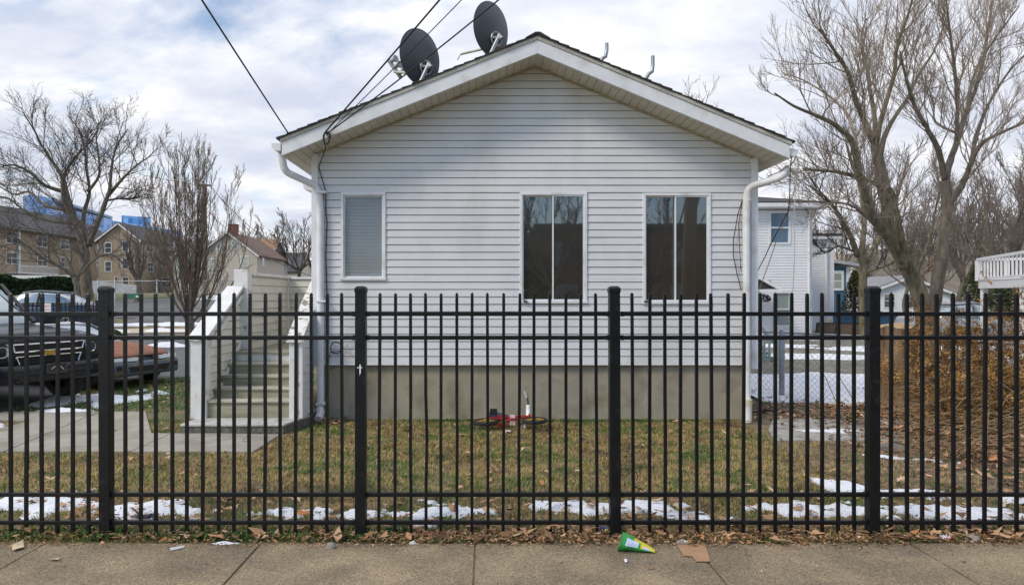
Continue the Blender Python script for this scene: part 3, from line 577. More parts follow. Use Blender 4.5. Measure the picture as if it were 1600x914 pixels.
# right wall
xc, xd = P(452, 0, DF).x, P(473, 0, DF).x
mb = MB(); mb.box((xc, DF - .01, .125), (xd - .06, DF + .12, 1.10)); mb.box((xd - .055, DF, .125), (xd, DF + .12, 1.10)); mb.build('post', TRIM_D, st, bevel=.006)
y2 = 9.34; zr = lambda y: 1.12 + (y - DF) * .62
cap = MB(); cap.extr([(xc - .03, DF - .05, zr(DF) - .02), (xd + .01, DF - .05, zr(DF) - .02), (xd + .01, y2 - .04, zr(y2)), (xc - .03, y2 - .04, zr(y2))], (0, 0, .05)); cap.extr([(xc - .03, y2 - .04, zr(y2)), (xc + .10, y2 - .04, zr(y2)), (xc + .10, 10.0, zr(10.0)), (xc - .03, 10.0, zr(10.0))], (0, 0, .05)); cap.build('rail_cap', mat('peeling white paint', (.72, .71, .68), .7, .1, 9, .5, 30, dirt=(.25, .21, .15), dscale=11, dlo=.54, dhi=.62), st, bevel=.005)
mb = MB(); sl_wall(xd - .018, 1, DF + .12, y2, None, lambda y: zr(y) - .03, .11, mb); mb.box((xc + .02, DF + .12, .13), (xd - .034, y2, 1.10)); mb.build('side_wall', SIDING, st, recalc=False)
# ------------------------------------------------------------------ black fence along the pavement
FY = 4.824; FS = FY / F
fence = thing('metal_fence', 'black metal picket fence running the whole width in front of the lawn', 'fence', (0, FY, 0))
def fx(px): return (px - CX) * FS
def fz(py): return EYE - (py - HY) * FS
posts = [-627, -230, 167, 564, 961, 1363, 1763]
posts = [-230, 167, 564, 961, 1363, 1763]
for i, px in enumerate(posts):
    x = fx(px); h = .037; ln = rng.uniform(-.008, .008)
    mb = MB(); mb.add([(x - h, FY - h, -.15), (x + h, FY - h, -.15), (x + h, FY + h, -.15), (x - h, FY + h, -.15), (x - h + ln, FY - h, 1.735), (x + h + ln, FY - h, 1.735), (x + h + ln, FY + h, 1.735), (x - h + ln, FY + h, 1.735)], [(0, 3, 2, 1), (4, 5, 6, 7), (0, 1, 5, 4), (1, 2, 6, 5), (2, 3, 7, 6), (3, 0, 4, 7)])
    p = mb.build('post', BLACK, fence, bevel=.003)
    mb = MB(); c = h + .004; mb.box((x - c + ln, FY - c, 1.722), (x + c + ln, FY + c, 1.752)); mb.add([(x - c + ln, FY - c, 1.7525), (x + c + ln, FY - c, 1.7525), (x + c + ln, FY + c, 1.7525), (x - c + ln, FY + c, 1.7525), (x - c * .6 + ln, FY - c * .6, 1.768), (x + c * .6 + ln, FY - c * .6, 1.768), (x + c * .6 + ln, FY + c * .6, 1.768), (x - c * .6 + ln, FY + c * .6, 1.768)], [(4, 5, 6, 7), (0, 1, 5, 4), (1, 2, 6, 5), (2, 3, 7, 6), (3, 0, 4, 7)]); mb.build('post_cap', BLACK, p, bevel=.004)
    if px == 564:
        mb = MB(); z0 = fz(575); mb.box((x - .004, FY - h - .0025, z0 - .035), (x + .006, FY - h - .0005, z0 + .028)); mb.box((x - .02, FY - h - .0022, z0 + .004), (x - .005, FY - h - .0006, z0 + .011)); mb.box((x + .0065, FY - h - .0022, z0 + .004), (x + .016, FY - h - .0006, z0 + .011)); mb.add([(x - .008, FY - h - .001, z0 - .052), (x + .002, FY - h - .001, z0 - .036), (x - .002, FY - h - .001, z0 - .036)], [(0, 1, 2)])
        mb.build('painted_cross', mat('white paint mark', (.75, .76, .78), .6), p)
for a, b in zip(posts, posts[1:]):
    for py in (490.5, 527.5, 772, 815.5):
        z = fz(py); w = .0145; m_ = MB(); x0, x1 = fx(a) + .04, fx(b) - .04
        m_.box((x0, FY - .0155, z - w), (x1, FY + .0155, z + w)); m_.box((x0 - .0, FY - .018, z - w - .003), (x0 + .022, FY + .018, z + w + .003)); m_.box((x1 - .022, FY - .018, z - w - .003), (x1, FY + .018, z + w + .003))
        m_.build('rail', BLACK, fence, bevel=.003)
npk = 0
for a, b in zip(posts, posts[1:]):
    n = 15
    for k in range(n):
        px = a + 29 + (b - a - 58) * k / (n - 1)
        if px < -25 or px > 1640: continue
        x = fx(px); r_ = .0103; l0 = rng.gauss(0, .0025); l1 = rng.gauss(0, .004); zt = 1.722 + rng.uniform(-.003, .003); bend = rng.gauss(0, .003)
        if abs(px - 668) < 13: bend = .016
        zz = [.015, .103, .20, .30, .7, 1.0, 1.40, 1.574, 1.69, 1.698, 1.707, zt - .004, zt]; ww = [1, 1, 1, 1, 1, 1, 1, 1, 1, .80, 1.12, .42, .1]
        off = lambda z: l0 + (l1 - l0) * z / 1.7 + (bend * math.exp(-((z - .5) / .25) ** 2) if .3 < z < 1.4 else 0)
        mb = MB()
        for z, w in zip(zz, ww):
            q = r_ * w; o = off(z); mb.v += [(x - q + o, FY - q, z), (x + q + o, FY - q, z), (x + q + o, FY + q, z), (x - q + o, FY + q, z)]
        for i in range(len(zz) - 1):
            for j in range(4): mb.f.append((i * 4 + j, i * 4 + (j + 1) % 4, i * 4 + 4 + (j + 1) % 4, i * 4 + 4 + j)); mb.m.append(0)
        mb.f += [(3, 2, 1, 0), tuple(len(mb.v) - 4 + j for j in range(4))]; mb.m += [0, 0]
        mb.build('picket', BLACK, fence); npk += 1
# ------------------------------------------------------------------ wire mesh fences
WIRE = mat('dull fence wire', (.30, .30, .29), .5, .2, 10, metal=.4)
def mesh_fence(name, label, A, B, H, cell, wr, z0=0.0, posts_at=(), pr=.03, par=None, zf=None, top_rail=True, pm=None):
    A, B = Vector((*A, 0)), Vector((*B, 0)); Lg = (B - A).length; d = (B - A) / Lg; n_ = Vector((-d.y, d.x, 0))
    t_ = thing(name, label, 'fence', tuple(A)); zg = (lambda p: z0) if zf is None else zf; mb = MB(); k = 0; u = 0
    while u < Lg:
        pts = []; z = 0.0; i = 0
        while z <= H + .001:
            s = (i % 2) if (k % 2 == 0) else 1 - (i % 2)
            p = A + d * (u + s * cell + .01 * math.sin(z * 5 + u)) + n_ * (.02 * math.sin(u * 1.7 + z * 2)); pts.append((p.x, p.y, zg(p) + z)); z += cell; i += 1
        mb.tube(pts, wr, 3, cap=False); u += cell; k += 1
    mb.build('wire_mesh', WIRE, t_, recalc=False)
    for s in posts_at:
        p = A + d * Lg * s - n_ * .05; MB().tube([(p.x, p.y, zg(p) - .1), (p.x, p.y, zg(p) + H + .03), (p.x, p.y, zg(p) + H + .06)], [pr, pr, pr * .5], 10).build('post', pm or GALV, t_, smooth=True)
    if top_rail: MB().tube([A + Vector((0, 0, zg(A) + H)), B + Vector((0, 0, zg(B) + H))], .016, 8).build('top_rail', pm or GALV, t_, smooth=True)
    return t_
mesh_fence('wire_fence', 'galvanised chain link fence between the house corner and the brown leaf heap', (3.95, 12.75), (8.3, 7.15), 1.08, .048, .0030, posts_at=(.003, .235, .48, .8), pr=.045)
mesh_fence('wire_fence', 'pale chain link fence beyond the parking lot edge at the far left', (-15.5, 27.3), (-10.2, 27.9), 1.75, .12, .004, posts_at=(0.0, .12, .42, .65, .88), pr=.03, zf=lambda p: ground_z(p.x, p.y))
# far black picket fence by the street
FB = thing('iron_fence', 'short black iron fence behind the parked black vehicle', 'fence', (-13.2, 19, 0))
fA, fB = Vector((-17.0, 17.4, 0)), Vector((-11.4, 20.0, 0)); d_ = (fB - fA).normalized(); Lf = (fB - fA).length
nf = 62
for k in range(nf + 1):
    p = fA + d_ * Lf * k / nf; MB().box((p.x - .012, p.y - .012, .02), (p.x + .012, p.y + .012, 1.5)).build('picket', BLACK, FB)
for s in (0, .5, 1):
    p = fA + d_ * Lf * s; MB().box((p.x - .035, p.y - .035, -.1), (p.x + .035, p.y + .035, 1.56)).build('post', BLACK, FB)
for z in (.15, 1.2, 1.4):
    MB().tube([fA + Vector((0, 0, z)), fB + Vector((0, 0, z))], .016, 4).build('rail', BLACK, FB)
sg = thing('warning_sign', 'small white sign with red lettering hung on the far black fence', 'sign', (-12.55, 19.2, .9)); 
p = fA + d_ * (Lf * .605); q = P(73, 481, p.y - .06)
Sm = MB(); Sm.box((q.x - .12, q.y - .012, q.z - .15), (q.x + .12, q.y, q.z + .13)); WLOC[sg.name] = Vector(sg.location); Sm.build('board', mat('white sign board', (.75, .72, .72), .5), sg)
def text(body, loc, size, m, parent, name='lettering', rot=(R(90), 0, 0), ext=.001, align='CENTER'):
    c = bpy.data.curves.new(name, 'FONT'); c.body = body; c.size = size; c.extrude = ext; c.align_x = align; c.align_y = 'CENTER'; tmp = bpy.data.objects.new('tmp', c); COL.objects.link(tmp)
    dg = bpy.context.evaluated_depsgraph_get(); me = bpy.data.meshes.new_from_object(tmp.evaluated_get(dg)); bpy.data.objects.remove(tmp); me.materials.clear(); me.materials.append(m)
    o = bpy.data.objects.new(name, me); COL.objects.link(o); o.parent = parent; o.location = Vector(loc) - WLOC.get(parent.name, Vector((0, 0, 0))); o.rotation_euler = rot; return o
RED = mat('red sign paint', (.55, .05, .06), .5)
text('NO', (q.x, q.y - .014, q.z + .05), .10, RED, sg); text('PARKING', (q.x, q.y - .014, q.z - .05), .05, RED, sg)
# ------------------------------------------------------------------ generic far house
ROOF_D = mat('dark far roof', (.07, .068, .07), .9, .2, 2); ROOF_B = mat('brown far roof', (.16, .10, .075), .9, .2, 2); ROOF_O = mat('tan orange far roof', (.26, .15, .085), .9, .2, 2); ROOF_G = mat('grey far roof', (.20, .20, .21), .9, .15, 2)
WFR = mat('far white window frame', (.72, .73, .74), .6)
def lap(name, col, pitch=.2, dk=.72):
    m = mat(name, col, .7, .05, 1.0); t = m.node_tree; b = t.nodes['Principled BSDF']; tcn = t.nodes.new('ShaderNodeTexCoord'); sp = t.nodes.new('ShaderNodeSeparateXYZ'); t.links.new(tcn.outputs['Object'], sp.inputs[0])
    a = t.nodes.new('ShaderNodeMath'); a.operation = 'FRACT'; s = t.nodes.new('ShaderNodeMath'); s.operation = 'DIVIDE'; s.inputs[1].default_value = pitch; t.links.new(sp.outputs[2], s.inputs[0]); t.links.new(s.outputs[0], a.inputs[0])
    bp = t.nodes.new('ShaderNodeBump'); bp.inputs['Strength'].default_value = 1; bp.inputs['Distance'].default_value = -.05; t.links.new(a.outputs[0], bp.inputs['Height']); t.links.new(bp.outputs[0], b.inputs['Normal']); return m
def ghouse(name, label, loc, w, d, hw, hr, wall, roof, gable='front', wins=(), ov=.35, frame=None, chimney=None, cat='house', trim=True, pitch_left=None):
    t_ = thing(name, label, cat, loc); mb = MB(); x0, x1 = -w / 2, w / 2; th = .18
    if gable == 'front':
        mb.prism([(x0, 0), (x1, 0), (x1, hw), (0, hw + hr), (x0, hw)], 0, d)
    else:
        mb.extr([(x0, 0, 0), (x0, d, 0), (x0, d, hw), (x0, d / 2, hw + hr), (x0, 0, hw)], (w, 0, 0))
    mb.build('wall', wall, t_, local=True)
    if hr > 0:
        s = hr / (w / 2 if gable == 'front' else d / 2)
        for sg_ in (-1, 1):
            mb = MB(); fa = MB()
            if gable == 'front':
                e = sg_ * (w / 2 + ov); pr = [(0, hw + hr + .02), (e, hw - ov * s + .02), (e, hw - ov * s + .02 + th), (0, hw + hr + .02 + th)]; mb.prism(pr, -ov, d + ov)
                fa.prism([(0, hw + hr - .12), (e, hw - ov * s - .12), (e, hw - ov * s + .10), (0, hw + hr + .10)], -ov - .05, -ov - .004)
            else:
                c = d / 2; e = c + sg_ * (d / 2 + ov); z = hw - ov * s
                mb.extr([(x0 - ov, c, hw + hr + .02), (x0 - ov, e, z + .02), (x0 - ov, e, z + .02 + th), (x0 - ov, c, hw + hr + .02 + th)], (w + 2 * ov, 0, 0))
                fa.extr([(x1 + ov + .004, c, hw + hr - .12), (x1 + ov + .004, e, z - .12), (x1 + ov + .004, e, z + .1), (x1 + ov + .004, c, hw + hr + .1)], (.05, 0, 0))
            r_ = mb.build('roof', roof, t_, local=True)
            if trim: fa.build('verge_board', WFR, r_, local=True)
    for (f, u, z, ww, hh) in wins:
        fr = MB(); pn = MB(); k = .09 if ww > .6 else .05
        def B(mbx, u0, u1, z0, z1, n0, n1):
            if f == 'f': mbx.box((u0, -n1, z0), (u1, -n0, z1))
            elif f == 'l': mbx.box((x0 - n1, u0, z0), (x0 - n0, u1, z1))
            else: mbx.box((x1 + n0, u0, z0), (x1 + n1, u1, z1))
        a, b, c, e = u - ww / 2, u + ww / 2, z, z + hh
        B(fr, a - k, a, c - k, e + k, .0, .05); B(fr, b, b + k, c - k, e + k, .0, .05); B(fr, a, b, e, e + k, .0, .05); B(fr, a, b, c - k, c, .0, .05); B(fr, a, b, (c + e) / 2 - .025, (c + e) / 2 + .025, .0, .04)
        if ww > 1.3: B(fr, u - .03, u + .03, c, e, .0, .041)
        B(pn, a, b, c, e, .004, .02)
        o = fr.build('window', frame or WFR, t_, local=True); pn.build('pane', GLASS_F, o, local=True)
    if chimney:
        cx, cy, z0, z1, s = chimney; MB().box((cx - s, cy - s, z0), (cx + s, cy + s, z1)).build('chimney', mat('red chimney brick', (.20, .08, .055), .9, .2, 8), t_, local=True)
        MB().box((cx - s - .08, cy - s - .08, z1), (cx + s + .08, cy + s + .08, z1 + .15)).build('chimney_cap', mat('red chimney brick', (.2, .08, .055)), t_, local=True)
    return t_
TAN = mat('tan townhouse stone', (.30, .235, .165), .9, .22, 1.4, col2=(.38, .31, .23)); BEIGE = lap('beige siding', (.44, .39, .33)); GREY_S = lap('grey far siding', (.36, .36, .37)); CREAM = lap('cream far siding', (.58, .54, .43)); PALEG = lap('pale green siding', (.42, .50, .44)); WHITE_L = lap('far white siding', (.66, .67, .68))
D = 90
ghouse('beige_house', 'beige gabled house with a red brick chimney beyond the street', ((356 - 760) * 90 / F, 90, 1.6), 7.7, 12, 5.5, 2.9, BEIGE, ROOF_B, 'front', [('f', 2.2, 4.0, .9, 1.25), ('f', -1.1, 6.2, .8, 1.1), ('f', .9, 6.2, .8, 1.1), ('f', 1.9, 1.0, 1.0, 1.4), ('f', -1.9, 3.6, 1.0, 1.3), ('s', 2.5, 4.2, .8, 1.0)], chimney=(0.2, 1.5, 7.6, 9.5, .5))
MB_ = None
ghouse('grey_gabled_house', 'grey sided house with a tan orange roof right of the beige house', (-37.6, 107, 1.6), 6.4, 11, 5.6, 3.6, GREY_S, ROOF_O, 'side', [('s', 2.2, 3.6, 1.0, 1.3), ('s', 5.5, 3.6, 1.0, 1.3), ('s', 8.6, 3.6, 1.0, 1.3), ('s', 5.5, 6.3, .9, 1.2), ('f', 2.2, 3.8, 1.0, 1.2)])
ghouse('cream_house', 'small cream house with a dark grey roof at the left edge of the grey corner', (-37.6, 126, 1.6), 5.6, 11, 4.6, 3.6, CREAM, ROOF_D, 'side', [('s', 2.2, 2.0, 1.0, 1.7), ('s', 4.9, 2.0, 1.0, 1.7), ('s', 7.8, 2.0, 1.0, 1.7), ('s', 5.3, 5.3, .9, 1.1)])
ghouse('pale_blue_house', 'narrow pale blue house just left of the white corner board', (-35.2, 140, 1.6), 3.5, 8, 4.2, 2.2, lap('pale blue siding', (.42, .50, .58)), ROOF_G, 'front', [('f', .6, 2.4, .8, 1.2)])
ghouse('pale_green_house', 'pale green house half hidden behind the upright bare tree', (-42.6, 97, 1.7), 3.6, 4, 5.6, 1.6, PALEG, ROOF_G, 'front', [('f', -.8, 3.6, .8, 1.4), ('f', .8, 3.6, .8, 1.4), ('f', .8, .8, .8, 1.4), ('f', -.8, .8, .8, 1.4)])
wl = [('s', y, z, 1.9, 1.35) for y in (14.5, 19, 25, 30, 35, 39) for z in (1.2, 4.0, 6.6)]
ghouse('townhouse_row', 'long tan townhouse row with a dark roof at the far left', (-66.5, 68, 1.8), 12, 44, 8.6, 3.4, TAN, ROOF_D, 'front', wl, ov=.7, cat='townhouses')
tb = thing('townhouse_balcony', 'white railed balcony on the tan townhouse row', 'balcony', (-60.5, 90, 4.6)); m_ = MB(); m_.box((-60.45, 86, 4.5), (-58.9, 94, 4.7)); m_.box((-58.95, 86, 5.45), (-58.87, 94, 5.55))
for i in range(34): m_.box((-58.93, 86 + i * .24, 4.7), (-58.89, 86.05 + i * .24, 5.45))
m_.build('railing', WFR, tb)
m_ = MB(); m_.box((-60.4, 88, 2), (-60.2, 88.25, 10.2)); m_.box((-60.4, 79.5, 2), (-60.2, 79.8, 10.2)); m_.build('corner_trim', WFR, tb)
gb = ghouse('townhouse_gable', 'tan stone townhouse end with a peaked gable below the blue glass building', (-51.1, 95, 1.8), 5.7, 14, 7.7, 2.2, TAN, ROOF_D, 'front', [('f', .3, 1.0, 1.8, 1.5), ('f', 1.05, 3.6, .9, 1.5), ('f', 1.05, 6.2, .9, 1.5), ('f', -1.5, 5.9, .8, 1.3), ('f', -1.5, 3.3, .8, 1.3), ('s', 3, 6.2, 1.5, 1.2), ('s', 7, 6.2, 1.5, 1.2), ('s', 3, 3.4, 1.5, 1.2), ('s', 7, 3.4, 1.5, 1.2)], cat='townhouses')
MB().prism([(-.05, 0.02), (2.4, 0.02), (2.4, 7.2), (1.15, 8.4), (-.05, 7.2)], -.5, -.002).build('gable_bay', TAN, gb, local=True)
for z in (1.0, 3.6, 6.0):
    o = MB().box((.7, -.54, z), (1.6, -.5, z + 1.5)).build('window', WFR, gb, local=True); MB().box((.78, -.56, z + .08), (1.52, -.541, z + 1.42)).build('pane', GLASS_F, o, local=True)
ghouse('townhouse_wing', 'lower tan townhouse wing right of the peaked gable', (-46.0, 101, 1.8), 5.4, 12, 6.5, 1.8, TAN, ROOF_G, 'side', [('f', -1.3, 4.2, 1.4, 1.3), ('f', 1.2, 4.2, 1.4, 1.3), ('f', 1.2, 1.2, 1.4, 1.3), ('f', -1.3, 1.2, 1.4, 1.3)], cat='townhouses')
# blue glass building
BG = bpy.data.materials.new('blue curtain wall glass'); BG.use_nodes = True; t = BG.node_tree; b = t.nodes['Principled BSDF']; b.inputs['Roughness'].default_value = .10; b.inputs['Metallic'].default_value = .55
tcn = t.nodes.new('ShaderNodeTexCoord'); sp = t.nodes.new('ShaderNodeSeparateXYZ'); t.links.new(tcn.outputs['Object'], sp.inputs[0])
ad = t.nodes.new('ShaderNodeMath'); ad.operation = 'ADD'; t.links.new(sp.outputs[0], ad.inputs[0]); t.links.new(sp.outputs[1], ad.inputs[1])
cb = t.nodes.new('ShaderNodeCombineXYZ'); t.links.new(ad.outputs[0], cb.inputs[0]); t.links.new(sp.outputs[2], cb.inputs[1])
bt = t.nodes.new('ShaderNodeTexBrick'); t.links.new(cb.outputs[0], bt.inputs['Vector']); bt.offset = 0; bt.inputs['Scale'].default_value = .55; bt.inputs['Brick Width'].default_value = 1.0; bt.inputs['Row Height'].default_value = .9; bt.inputs['Mortar Size'].default_value = .05
bt.inputs['Color1'].default_value = (.06, .22, .55, 1); bt.inputs['Color2'].default_value = (.32, .55, .88, 1); bt.inputs['Mortar'].default_value = (.22, .32, .5, 1); bt.inputs['Bias'].default_value = -.1; t.links.new(bt.outputs['Color'], b.inputs['Base Color'])
gl = thing('glass_office_building', 'distant blue glass office building above the townhouse roofs', 'office building', (-98, 150, 0))
def plan(poly, z0, z1, name, m, par): return MB().extr([(x, y, z0) for x, y in poly], (0, 0, z1 - z0)).build(name, m, par)
A0 = P(36, 307, 150); A1 = P(66, 307, 150); A2 = P(82, 307, 153)
plan([(A0.x, 150), (A1.x, 147), (A2.x, 153), (A2.x - 4, 165), (A0.x - 3, 165)], 2, 23.5, 'tower', BG, gl)
plan([(A0.x + 2.05, 149.2), (A0.x + 2.7, 149.1), (A0.x + 2.7, 148.9), (A0.x + 2.05, 149.0)], 2, 23.4, 'stair_strip', mat('dark blue strip', (.02, .05, .16), .4), gl)
B0 = P(84, 0, 158); B1 = P(176, 0, 190)
plan([(B0.x, 156), (B1.x, 190), (B1.x - 10, 200), (B0.x - 10, 166)], 2, 22.98, 'long_wing', BG, gl)
plan([(A2.x, 153.5), (B1.x + .5, 189), (B1.x - 10, 200), (A2.x - 8, 166)], 23.0, 23.6, 'roof_canopy', mat('pale blue canopy', (.30, .42, .62), .6), gl)
C0 = P(190, 0, 200); C1 = P(222, 0, 200)
plan([(C0.x, 200), (C1.x, 205), (C1.x - 6, 215), (C0.x - 6, 215)], 2, 25.2, 'rear_block', BG, gl)
plan([(B1.x + .2, 190), (C1.x + 2, 222), (C1.x - 6, 226), (B1.x - 8, 200)], 2, 22.5, 'rear_wing', BG, gl)
# boundary walls, hedge
m_ = MB(); z0, z1 = 1.5, 3.55
m_.box(((-80 - 760) * 62 / F, 62, z0), ((112 - 760) * 62 / F, 62.15, z1)); 
tag(m_.build('board_fence', mat('white vinyl board fence', (.62, .63, .63), .6, .1, 1)), 'long white board fence in front of the tan townhouses', 'fence')
m_ = MB(); a, b = P(138, 437, 60), P(212, 445, 68); m_.extr([(a.x, a.y, 1.4), (b.x, b.y, 1.4), (b.x, b.y, 2.75), (a.x, a.y, 3.05)], (0, .15, 0))
tag(m_.build('board_fence', mat('white vinyl board fence', (.6, .6, .6))), 'shorter white board fence stepping down right of the big bare tree', 'fence')
gs = thing('green_cabinet', 'green metal box with a white notice on the wire fence by the parking lot', 'cabinet', tuple(P(206, 470, 27.2)))
a, b = P(198, 466, 27.1), P(217, 459, 27.1); MB().box((a.x, 27.1, a.z), (b.x, 27.2, b.z)).build('panel', mat('green sheet metal', (.015, .14, .09), .5), gs, bevel=.005)
a, b = P(212, 464.5, 27.09), P(216, 462, 27.09); MB().box((a.x, 27.085, a.z), (b.x, 27.098, b.z)).build('notice', WFR, gs)
# ------------------------------------------------------------------ right-hand neighbours
def P2(px, py, D): return P(px, py, D)
wh = thing('white_house', 'two-storey white sided house seen past the right corner of the grey house', 'house', (11.0, 26, 0)); D = 26.0
xL_, xR_ = P(1120, 0, D).x, P(1262, 0, D).x; ztop = P(0, 328, D).z
def hol(px0, py0, px1, py1, D): a = P(px0, py1, D); b = P(px1, py0, D); return (a.x, b.x, a.z, b.z)
hw_ = [hol(1201, 330, 1235, 382, D), hol(1209, 455, 1236, 511, D)]
mb = MB(); siding(mb, (0, D, 0), (1, 0, 0), (0, -1, 0), lambda z: (xL_, xR_), 0, ztop, pitch=.105, d=.016, holes=[(h[0] + .03, h[1] - .03, h[2] + .03, h[3] - .03) for h in hw_], seams=False); mb.box((xL_, D + .12, 0), (xR_ + .1, D + 9, ztop)); mb.build('wall', SIDING_W, wh, recalc=False)
mb = MB(); mb.box((xR_, D - .03, 0), (xR_ + .16, D + .12, ztop)); mb.build('corner_board', TRIM, wh)
mb = MB(); mb.tube([(xR_ + .02, D - .1, ztop - .1), (xR_ - .0, D - .1, ztop - .3), (xR_ + .0, D - .1, .2)], .05, 8); mb.build('downspout', TRIM, wh, smooth=True)
mb = MB(); zz0 = P(0, 327, D).z; mb.box((xL_ - .3, D - .45, zz0), (P(1284, 0, D).x, D + 9.4, zz0 + .03)); mb.prism([(xL_ - .3, zz0 + .03), (P(1286, 0, D).x, zz0 + .03), (P(1289, 0, D).x, zz0 + .17), (xL_ - .3, zz0 + .17)], D - .5, D - .38); mb.build('eave', TRIM, wh)
mb = MB(); mb.extr([(xL_ - .3, D - .48, zz0 + .175), (P(1288, 0, D).x, D - .48, zz0 + .175), (P(1240, 0, D).x, D + 4.5, zz0 + 1.1), (xL_ + 1, D + 4.5, zz0 + 1.1)], (0, 0, .05)); mb.build('roof', SHINGLE, wh)
def nwin(w, y, par, curtain=None):
    x0, x1, z0, z1 = w; fw = .075; f = MB(); f.box((x0, y - .05, z0), (x0 + fw, y + .06, z1)); f.box((x1 - fw, y - .05, z0), (x1, y + .06, z1)); f.box((x0 + fw, y - .05, z1 - fw), (x1 - fw, y + .06, z1)); f.box((x0 + fw, y - .05, z0), (x1 - fw, y + .06, z0 + fw)); f.box((x0 + fw, y - .035, (z0 + z1) / 2 - .03), (x1 - fw, y + .06, (z0 + z1) / 2 + .03))
    o = f.build('window', TRIM, par, bevel=.004); MB().box((x0 + fw, y + .03, z0 + fw), (x1 - fw, y + .034, z1 - fw)).build('pane', curtain or GLASS_N, o); return o
GLASS_N = glass_dark('blue reflecting pane', (.04, .12, .20), .10); GLASS_CU = glass_dark('pane over a pale curtain', (.20, .25, .24), .06); GLASS_CU.node_tree.nodes['Principled BSDF'].inputs['Base Color'].default_value = (.22, .27, .25, 1)
nwin(hw_[0], D, wh); nwin(hw_[1], D, wh, GLASS_CU)
# rear block
D2 = 31.0; xa_, xb_ = P(1255, 0, D2).x, P(1303, 0, D2).x; zt2 = P(0, 374, D2).z
mb = MB(); siding(mb, (0, D2, 0), (1, 0, 0), (0, -1, 0), lambda z: (xa_, xb_), 0, zt2, pitch=.105, d=.016, seams=False); mb.box((xa_, D2 + .02, 0), (xb_, D2 + 6, zt2)); mb.build('rear_wing_wall', SIDING_W, wh, recalc=False)
mb = MB(); q = P(1310, 367, D2); mb.box((xa_, D2 - .3, zt2), (q.x, D2 + 6, zt2 + .14)); mb.tube([(xb_ - .25, D2 - .12, zt2), (xb_ - .4, D2 - .12, zt2 - .4), (xb_ - .4, D2 - .12, .2)], .05, 8); mb.build('eave', TRIM, wh)
mb = MB(); mb.box((xa_, D2 - .34, zt2 + .145), (q.x + .02, D2 + 6, zt2 + .23)); mb.build('roof', SHINGLE, wh)
# door canopy
cn = thing('door_canopy', 'small peaked canopy with dark shingles over the neighbour side door', 'canopy', (9.6, 24, 2.2)); Dc = 24.0
mb = MB(); a = P(1165, 417, Dc); b = P(1224, 452, Dc); mb.extr([(a.x, Dc, a.z), (b.x, Dc, b.z), (b.x, Dc, b.z - .1), (a.x, Dc, a.z - .16)], (0, .1, 0)); a2 = P(1165, 456, Dc - .02); mb.box((a2.x, Dc - .02, a2.z), (b.x + .05, Dc + 1.9, P(0, 452.5, Dc).z)); mb.build('fascia', TRIM, cn)
mb = MB(); a = P(1165, 436, Dc); b = P(1217, 451.5, Dc); mb.extr([(a.x, Dc + .12, a.z), (b.x - .25, Dc + .12, a.z - .05), (b.x, Dc + .12, b.z), (a.x, Dc + .12, b.z)], (0, 1.7, 0)); mb.build('roof', SHINGLE, cn)
mb = MB(); mb.box((P(1208, 0, 25.5).x, 25.4, 0), (P(1211, 0, 25.5).x, 25.5, 2.0)); mb.build('post', TRIM, cn)
wr_ = thing('hanging_plant', 'dark wreath like plant hanging by the neighbour door', 'plant', tuple(P(1196, 470, 24.5)))
mb = MB(); c = P(1196, 466, 24.5)
for i in range(60):
    a = rng.uniform(0, 6.28); r_ = rng.uniform(.04, .2); mb.tube([c + Vector((math.cos(a) * r_, rng.uniform(-.05, .05), math.sin(a) * r_ * .6)), c + Vector((math.cos(a + .6) * r_ * 1.1, rng.uniform(-.05, .05), math.sin(a + .6) * r_ * .7))], .016, 4)
mb.build('foliage', mat('dark wreath', (.02, .022, .018), .9), wr_)
# teal side stair
ts = thing('teal_stair', 'teal painted wooden stair with a railing behind the wire fence', 'stairs', (7.4, 18, 0)); TEAL = mat('faded teal paint', (.24, .33, .32), .7, .12, 6)
a = P(1176, 492, 17.5); b = P(1222, 580, 17.5)
for y in (17.5, 18.6):
    k = Vector((0, y - 17.5, 0)); rr_ = .45
    mb = MB(); mb.extr([a + k, b + k + Vector((0, 0, .55)), b + k + Vector((0, 0, .48)), a + k + Vector((0, 0, -.07))], (0, .06, 0)); mb.extr([a + k + Vector((0, 0, -.75)), b + k, b + k + Vector((0, 0, -.22)), a + k + Vector((0, 0, -1.1))], (0, .06, 0))
    for i in range(6):
        t_ = (i + .5) / 6; q = a.lerp(b + Vector((0, 0, .55)), t_) + k; w_ = a.lerp(b, t_) + k; mb.box((q.x - .02, q.y + .01, w_.z - .78 * (1 - t_)), (q.x + .02, q.y + .05, q.z))
    mb.build('railing', TEAL, ts)
mb = MB()
for i in range(6):
    t_ = i / 6; q = a.lerp(b, t_); mb.box((q.x, 17.57, q.z - .80 - i * .0 + .75 * t_), (q.x + .25, 18.6, q.z - .74 + .75 * t_))
mb.build('tread', TEAL, ts)
p = P(1221, 0, 17.4).x; MB().box((p - .07, 17.35, 0), (p + .07, 17.5, P(0, 525, 17.4).z)).build('post', TEAL, ts)
